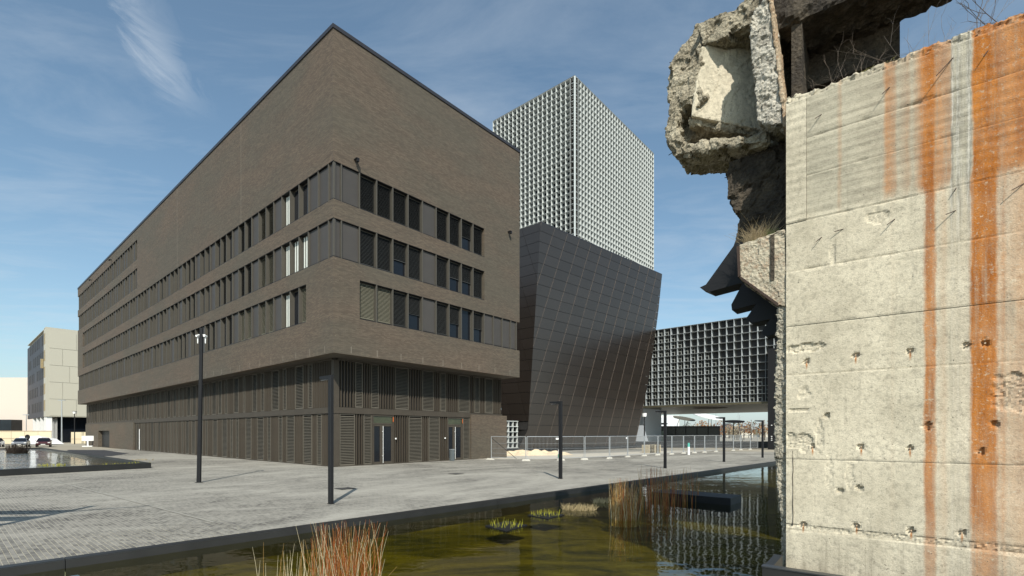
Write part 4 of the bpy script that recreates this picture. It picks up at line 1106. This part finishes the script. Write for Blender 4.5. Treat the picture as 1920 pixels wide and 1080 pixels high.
# bracket with sloped underside
br = MB().prism([(-.635, 5.03), (-.43, 5.05), (-.005, 5.12), (.005, 4.0), (-.11, 4.03), (-.62, 4.52)], .02, .5, 'y')
voxel('bracket', br, rubble_mat('bracket_concrete', (.44, .385, .29), (.53, .48, .36), (.30, .19, .12)), .020, .012, .3, amp2=.006, seed=4)
MB().prism([(-.655, 5.0), (-.62, 5.0), (-.60, 4.55), (-.635, 4.53)], -.01, .4, 'y').prism([(-.62, 4.56), (-.60, 4.50), (-.10, 4.01), (-.10, 4.06)], -.012, .4, 'y').build('rusty_angle_iron', REBAR, ru)
MB().box(-.20, -.15, .0, .02, 4.4, 5.06).build('bracket_joint', RUBD, ru)
# dark toothed steps behind, seen from below
for poly in ([(-.81, 5.28), (-1.28, 4.69), (-1.38, 4.66), (-1.22, 4.56), (-.3, 4.66), (-.3, 5.2)],
             [(-.70, 4.62), (-.88, 4.29), (-.87, 4.20), (-.2, 4.28), (-.2, 4.62)],
             [(-.50, 4.26), (-.66, 4.03), (-.59, 3.95), (-.1, 4.0), (-.1, 4.26)],
             [(-.31, 3.98), (-.44, 3.78), (-.38, 3.72), (-.05, 3.75), (-.05, 3.98)]):
    MB().prism(poly, .62, .98, 'y').build('steel_step', BLACK, ru)
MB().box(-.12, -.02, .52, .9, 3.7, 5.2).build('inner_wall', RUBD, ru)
# dark broken wall stub under the chunk
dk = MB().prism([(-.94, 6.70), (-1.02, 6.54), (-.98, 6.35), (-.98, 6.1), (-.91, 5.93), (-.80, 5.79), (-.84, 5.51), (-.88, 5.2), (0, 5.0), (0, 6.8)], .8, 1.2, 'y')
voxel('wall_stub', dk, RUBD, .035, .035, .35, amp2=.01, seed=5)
# the hanging broken chunk: thick walls round an open niche
ck = MB()
ck.prism([(-1.42, 9.10), (-1.19, 9.12), (-.92, 9.10), (-.62, 9.15), (-.32, 9.08), (-.03, 9.08), (-.03, 8.55), (-.43, 8.66), (-.62, 8.72), (-.86, 8.70), (-1.06, 8.67), (-1.32, 8.76)], .62, 1.6, 'y')
ck.prism([(-1.48, 9.28), (-1.57, 9.12), (-1.74, 9.0), (-1.90, 8.86), (-2.02, 8.6), (-1.95, 8.30), (-1.76, 8.34), (-1.52, 8.6), (-1.40, 8.85), (-1.25, 9.05)], .80, 1.15, 'y')
nw = MB().hexa([(-1.52, .60, 7.60), (-.45, 1.35, 7.30), (-.45, 1.65, 7.30), (-1.60, .9, 7.60), (-1.36, .60, 8.70), (-.45, 1.35, 9.1), (-.45, 1.65, 9.1), (-1.42, .9, 8.85)])
voxel('niche_wall', nw, CONC2, .03, .012, .4, amp2=.004, seed=9)
ck.prism([(-1.90, 8.2), (-1.66, 8.42), (-1.42, 8.80), (-1.33, 8.62), (-1.42, 8.25), (-1.30, 7.88), (-1.40, 7.72), (-1.60, 7.84), (-1.77, 7.78), (-1.93, 7.66)], .62, 1.0, 'y')
ck.prism([(-1.94, 7.72), (-1.98, 7.52), (-1.91, 7.25), (-1.76, 7.05), (-1.62, 7.10), (-1.70, 7.3), (-1.76, 7.6), (-1.74, 7.78)], .55, 1.5, 'y')
ck.hexa([(-1.80, .55, 7.02), (-.36, .55, 6.72), (-.36, 1.5, 6.72), (-1.80, 1.5, 7.02), (-1.80, .55, 7.16), (-.36, .55, 6.88), (-.36, 1.5, 6.88), (-1.80, 1.5, 7.16)])
ck.hexa([(-1.60, .66, 7.52), (-.5, 1.38, 7.22), (-.5, 1.6, 7.22), (-1.6, 1.3, 7.52), (-1.56, .64, 7.62), (-.5, 1.36, 7.36), (-.5, 1.6, 7.36), (-1.6, 1.3, 7.62)])
ck.box(-1.66, -.3, 1.3, 1.55, 7.05, 7.7); ck.box(-1.86, -1.45, 1.05, 1.5, 7.45, 8.3)
voxel('hanging_chunk', ck, RUB, .026, .048, .40, amp2=.010, seed=1)
rib = MB().prism([(-.50, 8.68), (-.28, 8.78), (-.17, 7.8), (-.08, 6.79), (-.23, 6.84), (-.44, 6.97), (-.47, 7.6), (-.54, 8.25)], .32, .95, 'y')
voxel('broken_rib', rib, rubble_mat('pale_broken_face', (.44, .415, .35), (.58, .54, .45), (.17, .15, .12)), .022, .034, .26, amp2=.012, seed=6)
jm = MB().hexa([(-.08, .30, 6.72), (-.03, .30, 6.72), (-.03, .8, 6.72), (-.08, .8, 6.72), (-.30, .30, 9.0), (-.26, .30, 9.0), (-.26, .8, 9.0), (-.30, .8, 9.0)])  # rib's sunlit edge as its own strip: warm light and rust in the colour
voxel('sunlit_rust_jamb', jm, rubble_mat('sunlit_rust_face', (.42, .31, .20), (.52, .43, .31), (.30, .16, .08)), .018, .012, .3, amp2=.006, seed=12)
MB().box(-.02, .12, .62, 1.45, 6.5, 8.4).build('side_wall', RUBD, ru)
# dark room behind the wall top and the slab over it
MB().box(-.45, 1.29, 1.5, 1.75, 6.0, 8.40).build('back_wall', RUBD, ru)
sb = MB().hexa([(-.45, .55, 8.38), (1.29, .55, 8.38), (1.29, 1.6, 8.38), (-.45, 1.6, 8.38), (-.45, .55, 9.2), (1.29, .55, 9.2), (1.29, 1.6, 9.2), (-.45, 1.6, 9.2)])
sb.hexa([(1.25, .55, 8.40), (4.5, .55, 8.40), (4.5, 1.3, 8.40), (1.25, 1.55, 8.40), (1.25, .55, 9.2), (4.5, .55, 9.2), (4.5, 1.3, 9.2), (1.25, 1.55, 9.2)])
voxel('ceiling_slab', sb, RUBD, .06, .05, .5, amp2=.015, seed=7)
MB().box(.1, 1.0, 1.3, 1.5, 7.75, 7.98).build('inner_beam', RUBD, ru)
# unseen mass on legs above the view, added and sloped to shade the pond
um = MB().hexa([(-.3, .7, 9.2), (13.5, .7, 10.2), (13.5, 2.6, 10.2), (-.3, 2.6, 9.6), (-.3, .7, 10.6), (13.5, .7, 27.0), (13.5, 2.6, 27.0), (-.3, 2.6, 10.6)])
voxel('upper_shadow_mass', um, RUB, .16, .16, 1.2, amp2=.04, seed=8)
MB().box(4.5, 6, .7, 2.6, -.9, 10.0).box(9.4, 10.6, .7, 2.6, -.9, 11).build('shadow_mass_leg', CONC2, ru)
# reinforcing bars and tie rods standing out of the face
def bar(x, z, dx, dz, L=.12, r=.006):
    MB().tube((x, .01, z), (x + dx, -L, z + dz), r, r * .8, 5).build('rebar', REBAR, ru)
for (x, z, dx, dz, L) in [(1.17, 6.62, -.08, -.12, .10), (.43, 6.56, -.07, -.08, .09), (1.78, 6.72, -.17, -.24, .14), (2.08, 6.66, -.05, -.10, .07), (1.80, 4.87, -.10, -.06, .10), (1.22, 4.92, -.08, -.08, .07),
    (.43, 4.88, -.06, -.07, .06), (.68, 4.93, -.10, -.03, .05), (2.38, 5.02, -.12, -.08, .08), (1.80, 5.14, -.02, -.06, .05)]: bar(x, z, dx, dz, L)
for (x, z) in HOLES[:13]: MB().tube((x, .03, z), (x, -.005, z), .009, .009, 6).build('tie_rod', RUST, ru)
for (x, y, z, dx, dz) in [(-1.02, .7, 9.0, -.10, .05), (-.98, .8, 9.0, -.02, .10), (-.88, .75, 8.98, .06, .09), (-1.9, .9, 8.85, -.08, .02), (-.95, .9, 6.5, -.09, .0), (-1.9, .8, 7.2, -.06, -.05)]:
    MB().tube((x, y, z), (x + dx, y - .05, z + dz), .008, .006, 5).build('rebar', REBAR, ru)
# dark inset cracks: thin bars lying in the seams
ckm = MB()
def crack(pts):
    for (a, b) in zip(pts, pts[1:]):
        w = .004; ckm.box(min(a[0], b[0]) - w * .5, max(a[0], b[0]) + w * .5, -.0075, .01, min(a[1], b[1]), max(a[1], b[1]))
x_, z_ = .085, 1.95
for i in range(30):
    nz_ = z_ - .035; nx_ = .085 + .012 * noise.noise(Vector((z_ * 6, 1, 1))); crack([(x_, z_), (nx_, nz_)]); x_, z_ = nx_, nz_
ckm.build('crack', REBAR, ru)

# near steel planter edge at the foot of the wall
se = empty('steel_planter_edge', (3.18, 6.27, 0), math.atan2(-.607, .794), 'black steel planter edge at the foot of the ruin wall, bottom right', 'edging')
MB().box(0, 6, 0, .10, -.8, .50).box(.0, .10, .10, .85, -.8, .495).build('steel_sheet', STEEL, se)
MB().box(-.01, 6, -.012, .11, .50, .515).build('top_strip', M('worn_steel', (.07, .072, .075), .4, .6, .3, 3), se)

# ------------------------------------------------------------------ in the pond
pf = empty('pond_platform', (7.0, 15.8, 0), math.atan2(.6517, -.7585), 'flat black steel box platform standing in the pond behind the reeds', 'platform')
# local x = dirL, local y = -dirR
MB().box(0, 2.7, -1.15, 0, -.5, .11).build('steel_box', BLACK, pf, bevel=.01)
REED = [M('reed_gold', (.38, .23, .07), .7, 0, .3, 8), M('reed_rust', (.36, .10, .018), .7, 0, .3, 8), M('reed_pale', (.58, .50, .32), .7, 0, .2, 8)]
def reeds(x, y, rx, ry, nst, h, label, seed, cat='reeds', lean=.10, bend=.06, r=.0045, cols=(0, 1, 1, 2), z0=-.30, holder=None, hv=.45):
    rr = random.Random(seed); mbs = [MB() for _ in REED]
    for i in range(nst):
        a, q = rr.uniform(0, 6.283), rr.random() ** .6
        bx_, by_ = rx * q * math.cos(a), ry * q * math.sin(a)
        hh = h * (1 - hv * rr.random() ** 1.3) ; lx, ly = rr.gauss(0, lean) + bx_ * .08, rr.gauss(0, lean)
        k1 = rr.gauss(0, bend); pts = []
        for t in (0, .35, .7, 1): pts.append((bx_ + lx * hh * t + k1 * t * t, by_ + ly * hh * t, z0 + (hh - z0 - .12) * t))
        mbs[rr.choice(cols)].path(pts, r * rr.uniform(.8, 1.3), r * .35, 3)
    o = empty('reeds', (x, y, 0), 0, label, cat)
    for mb, mt, nm in zip(mbs, REED, ('stems', 'stems', 'stems')):
        if mb.v: mb.build(nm, mt, o, kind='stuff')
    return o
reeds(-2.37, 7.11, .50, .28, 270, 1.05, 'tall dense clump of rust-coloured reeds in the near pond, at the bottom edge', 1, lean=.07, bend=.10, cols=(1, 1, 1, 0, 2), hv=.65)
reeds(-3.30, 7.21, .48, .35, 34, .72, 'sparse yellow reeds at the left of the big near clump', 2, cols=(0, 2, 2), lean=.06, bend=.05)
reeds(-1.53, 6.88, .30, .2, 9, .30, 'few short reed stalks right of the big near clump', 3, cols=(0, 2))
reeds(3.02, 13.3, .38, .32, 190, 1.12, 'dense upright clump of golden brown reeds in the middle pond, beside the dark ones', 4, cols=(0, 0, 1, 2), r=.006, lean=.07, hv=.6)
reeds(4.56, 15.44, .75, .4, 80, 1.30, 'dark shaded reeds between the golden clump and the black platform', 5, cols=(0, 1), r=.008, lean=.06)
reeds(5.86, 16.65, .45, .4, 36, 1.20, 'thin dark reeds at the left end of the black platform', 6, cols=(0, 1), r=.007, lean=.06)
GRN = M('yellow_green_shoots', (.42, .40, .035), .6, 0, .25, 8); DRY = M('dry_straw', (.45, .35, .18), .85, 0, .3, 8)
def tuft(x, y, z, rx, ry, nb, h, mat, label, seed, cat='plants', name='shoots', r=.006, lean=.3, raft=False, grav=0.0):
    rr = random.Random(seed); mb = MB()
    for i in range(nb):
        a, q = rr.uniform(0, 6.283), rr.random() ** .5
        bx_, by_ = rx * q * math.cos(a), ry * q * math.sin(a); hh = h * rr.uniform(.35, 1)
        lx, ly = rr.gauss(0, lean) + bx_ * .3, rr.gauss(0, lean)
        pts = [(bx_ + lx * hh * t, by_ + ly * hh * t, hh * (t - grav * t * t)) for t in (0, .4, .75, 1)]
        mb.path(pts, r, r * .3, 3)
    o = empty(name, (x, y, z), 0, label, cat)
    mb.build('blades', mat, o, kind='stuff')
    if raft: MB().hexa([(-rx * 1.25, 0, -.05), (0, -ry * 1.6, -.05), (rx * 1.25, .1, -.05), (0, ry * 1.6, -.05), (-rx * 1.25, 0, .012), (0, -ry * 1.6, .012), (rx * 1.25, .1, .012), (0, ry * 1.6, .012)]).build('raft', BLACK, o)
    return o
tuft(-0.14, 12.28, -.115, .42, .42, 55, .17, GRN, 'nearest small raft of bright yellow-green water plants', 11, raft=True, lean=.12, cat='water plants')
tuft(0.96, 13.86, -.115, .42, .36, 55, .17, GRN, 'second small raft of bright yellow-green water plants, left of the straw tufts', 12, raft=True, lean=.12, cat='water plants')
tuft(2.03, 14.88, -.115, .52, .32, 260, .20, DRY, 'low mat of dry straw plants in the pond, the wider one', 13, lean=.5, cat='water plants')
tuft(2.98, 16.37, -.115, .30, .22, 110, .18, DRY, 'small dry straw tuft touching the golden reeds', 14, lean=.5, cat='water plants')
for i, (x, y, nb) in enumerate([(-27.6, 29.6, 60), (-24.4, 30.4, 26), (-22.9 - 1.0, 31.7, 20), (-26.5, 35.5, 40)]):
    tuft(x, y, .24, .8, .35, nb, .16, [GRN, GRN, GRN, DRY][i], ['bright yellow-green plants in the raised basin, nearest its front rim', 'yellow-green plants near the right tip of the raised basin', 'faint green shoots at the very tip of the raised basin', 'dry plants farther back in the raised basin'][i], 20 + i, cat='water plants', r=.014)
tuft(-49.6, 49.4, .2, .9, .6, 260, .95, M('dark_grass', (.04, .028, .02), .9), 'round dark grass clump at the far end of the raised basin', 30, cat='grass clump', r=.02, lean=.2)
reeds(-2.70, 7.16, .25, .15, 60, .10, 'tangle of dead leaves at the foot of the near reeds', 8, cols=(2, 0), lean=.5, bend=.1, z0=-.12)

# plants on the ruin (positions in the ruin's own frame)
Mr = Matrix.Translation((3.89, 7.0, 0)) @ Matrix.Rotation(math.atan2(-.607, .794), 4, 'Z')
def onruin(x, y, z): return Mr @ Vector((x, y, z))
p = onruin(-.42, .42, 5.05)
tuft(p.x, p.y, p.z, .20, .14, 420, .52, M('dry_grass', (.44, .34, .20), .9, 0, .3, 8), 'shaggy dry grass tuft growing on the concrete bracket', 40, cat='grass tuft', name='grass_tuft', r=.0028, lean=.42, grav=.28)
p = onruin(-.26, .36, 5.06)
tuft(p.x, p.y, p.z, .07, .05, 90, .24, M('fresh_grass', (.22, .30, .05), .8), 'small patch of fresh green grass inside the dry tuft', 41, cat='grass tuft', name='grass_tuft', r=.003, lean=.2)
p = onruin(-.33, .30, 5.05)
tuft(p.x, p.y, p.z, .24, .08, 160, .05, M('moss', (.30, .30, .08), .95), 'strip of yellow moss along the top of the bracket', 42, cat='moss', name='moss', r=.006, lean=.8)
def twigs(x, y, z, nst, h, label, seed, spread=.6, r=.006, mat=None):
    rr = random.Random(seed); mb = MB()
    def grow(p, d, L, rad, lv):
        pts = [p]
        for i in range(5):
            d = (d + Vector((rr.gauss(0, .16), rr.gauss(0, .12), rr.gauss(.02, .10)))).normalized()
            p = p + d * L / 5; pts.append(p)
            if lv < 2 and rr.random() < .55: grow(p, (d + Vector((rr.gauss(0, .6), rr.gauss(0, .4), rr.gauss(.1, .3)))).normalized(), L * rr.uniform(.3, .6), rad * .55, lv + 1)
        mb.path(pts, rad, rad * .4, 3)
    for i in range(nst):
        grow(Vector((rr.gauss(0, spread * .3), rr.gauss(0, .08), 0)), Vector((rr.gauss(0, spread), rr.gauss(0, .3), 1)).normalized(), h * rr.uniform(.6, 1.1), r, 0)
    o = empty('bare_shrub', (x, y, z), math.atan2(-.607, .794), label, 'shrub'); mb.build('twigs', mat or TWIG, o); return o
TWIG = M('twig', (.24, .19, .15), .9, 0, .3, 8); TWIG2 = M('pale_twig', (.38, .33, .29), .9, 0, .3, 8)
p = onruin(.62, .3, 6.95); twigs(p.x, p.y, p.z, 7, .42, 'bare twiggy shrub on the wall top before the dark opening', 50, .35, .0035)
p = onruin(.98, .3, 6.95); twigs(p.x, p.y, p.z, 3, .35, 'pair of thin upright twigs on the wall top, nearer the opening edge', 51, .2, .003)
p = onruin(1.60, .6, 6.95); twigs(p.x, p.y, p.z, 12, .75, 'pale tangled bare shrub on the wall top against the sky', 52, .7, .0035, TWIG2)
p = onruin(1.98, .7, 6.95); twigs(p.x, p.y, p.z, 7, 1.0, 'dark bare branches at the upper right corner', 53, .8, .007)
p = onruin(1.5, .25, 6.94); 
o = tuft(p.x, p.y, p.z, .02, .02, 3, .03, DRY, 'x', 1); bpy.data.objects.remove(o.children[0]); bpy.data.objects.remove(o)
gm = MB(); rr = random.Random(5)
for i in range(900):
    x = rr.uniform(.8, 4.0); y = rr.uniform(.03, .45); hh = rr.uniform(.015, .05); z = 6.955
    gm.path([(x, y, z), (x + rr.gauss(0, .02), y, z + hh * .7), (x + rr.gauss(0, .04), y, z + hh)], .003, .001, 3)
o = empty('wall_top_grass', (3.89, 7, 0), math.atan2(-.607, .794), 'thin line of dry grass and moss along the top edge of the ruin wall', 'grass')
gm.build('blades', M('dull_moss', (.26, .24, .09), .95), o, kind='stuff')

# ------------------------------------------------------------------ unseen plate rack left of the view, added to shadow the plaza
sf = empty('shadow_rack', (-11.9, 9.3, 0), .1, 'unseen rack of steel plates left of the view, added to shadow the plaza', 'shadow caster')
MB().box(-.1, .1, -.1, .1, 0, 5.2).build('post', BLACK, sf)
MB().tube((0, 0, 4.2), (1.7, .3, 4.9), .07, .03, 6).build('arm', BLACK, sf)
for z in (1.9, 2.9, 3.9): MB().box(-2.4, .1, -.03, .03, z, z + .62).build('plate', BLACK, sf)

IRON = M('cast_iron', (.06, .058, .055), .7, .3, .3, 6)
for (x, y, lb) in ((-6.6, 19.5, 'small square iron cover in the plaza between the mast and the nearest lamp'), (-3.0, 26.5, 'small square iron cover in the plaza before the second glass door')):
    o = empty('drain_cover', (x, y, .006), ANG_L, lb, 'drain cover')
    MB().box(-.30, .30, -.30, .30, 0, .012).build('cover_frame', STEEL, o)
    MB().box(-.25, .25, -.25, .25, .012, .018).build('cover_plate', IRON, o)
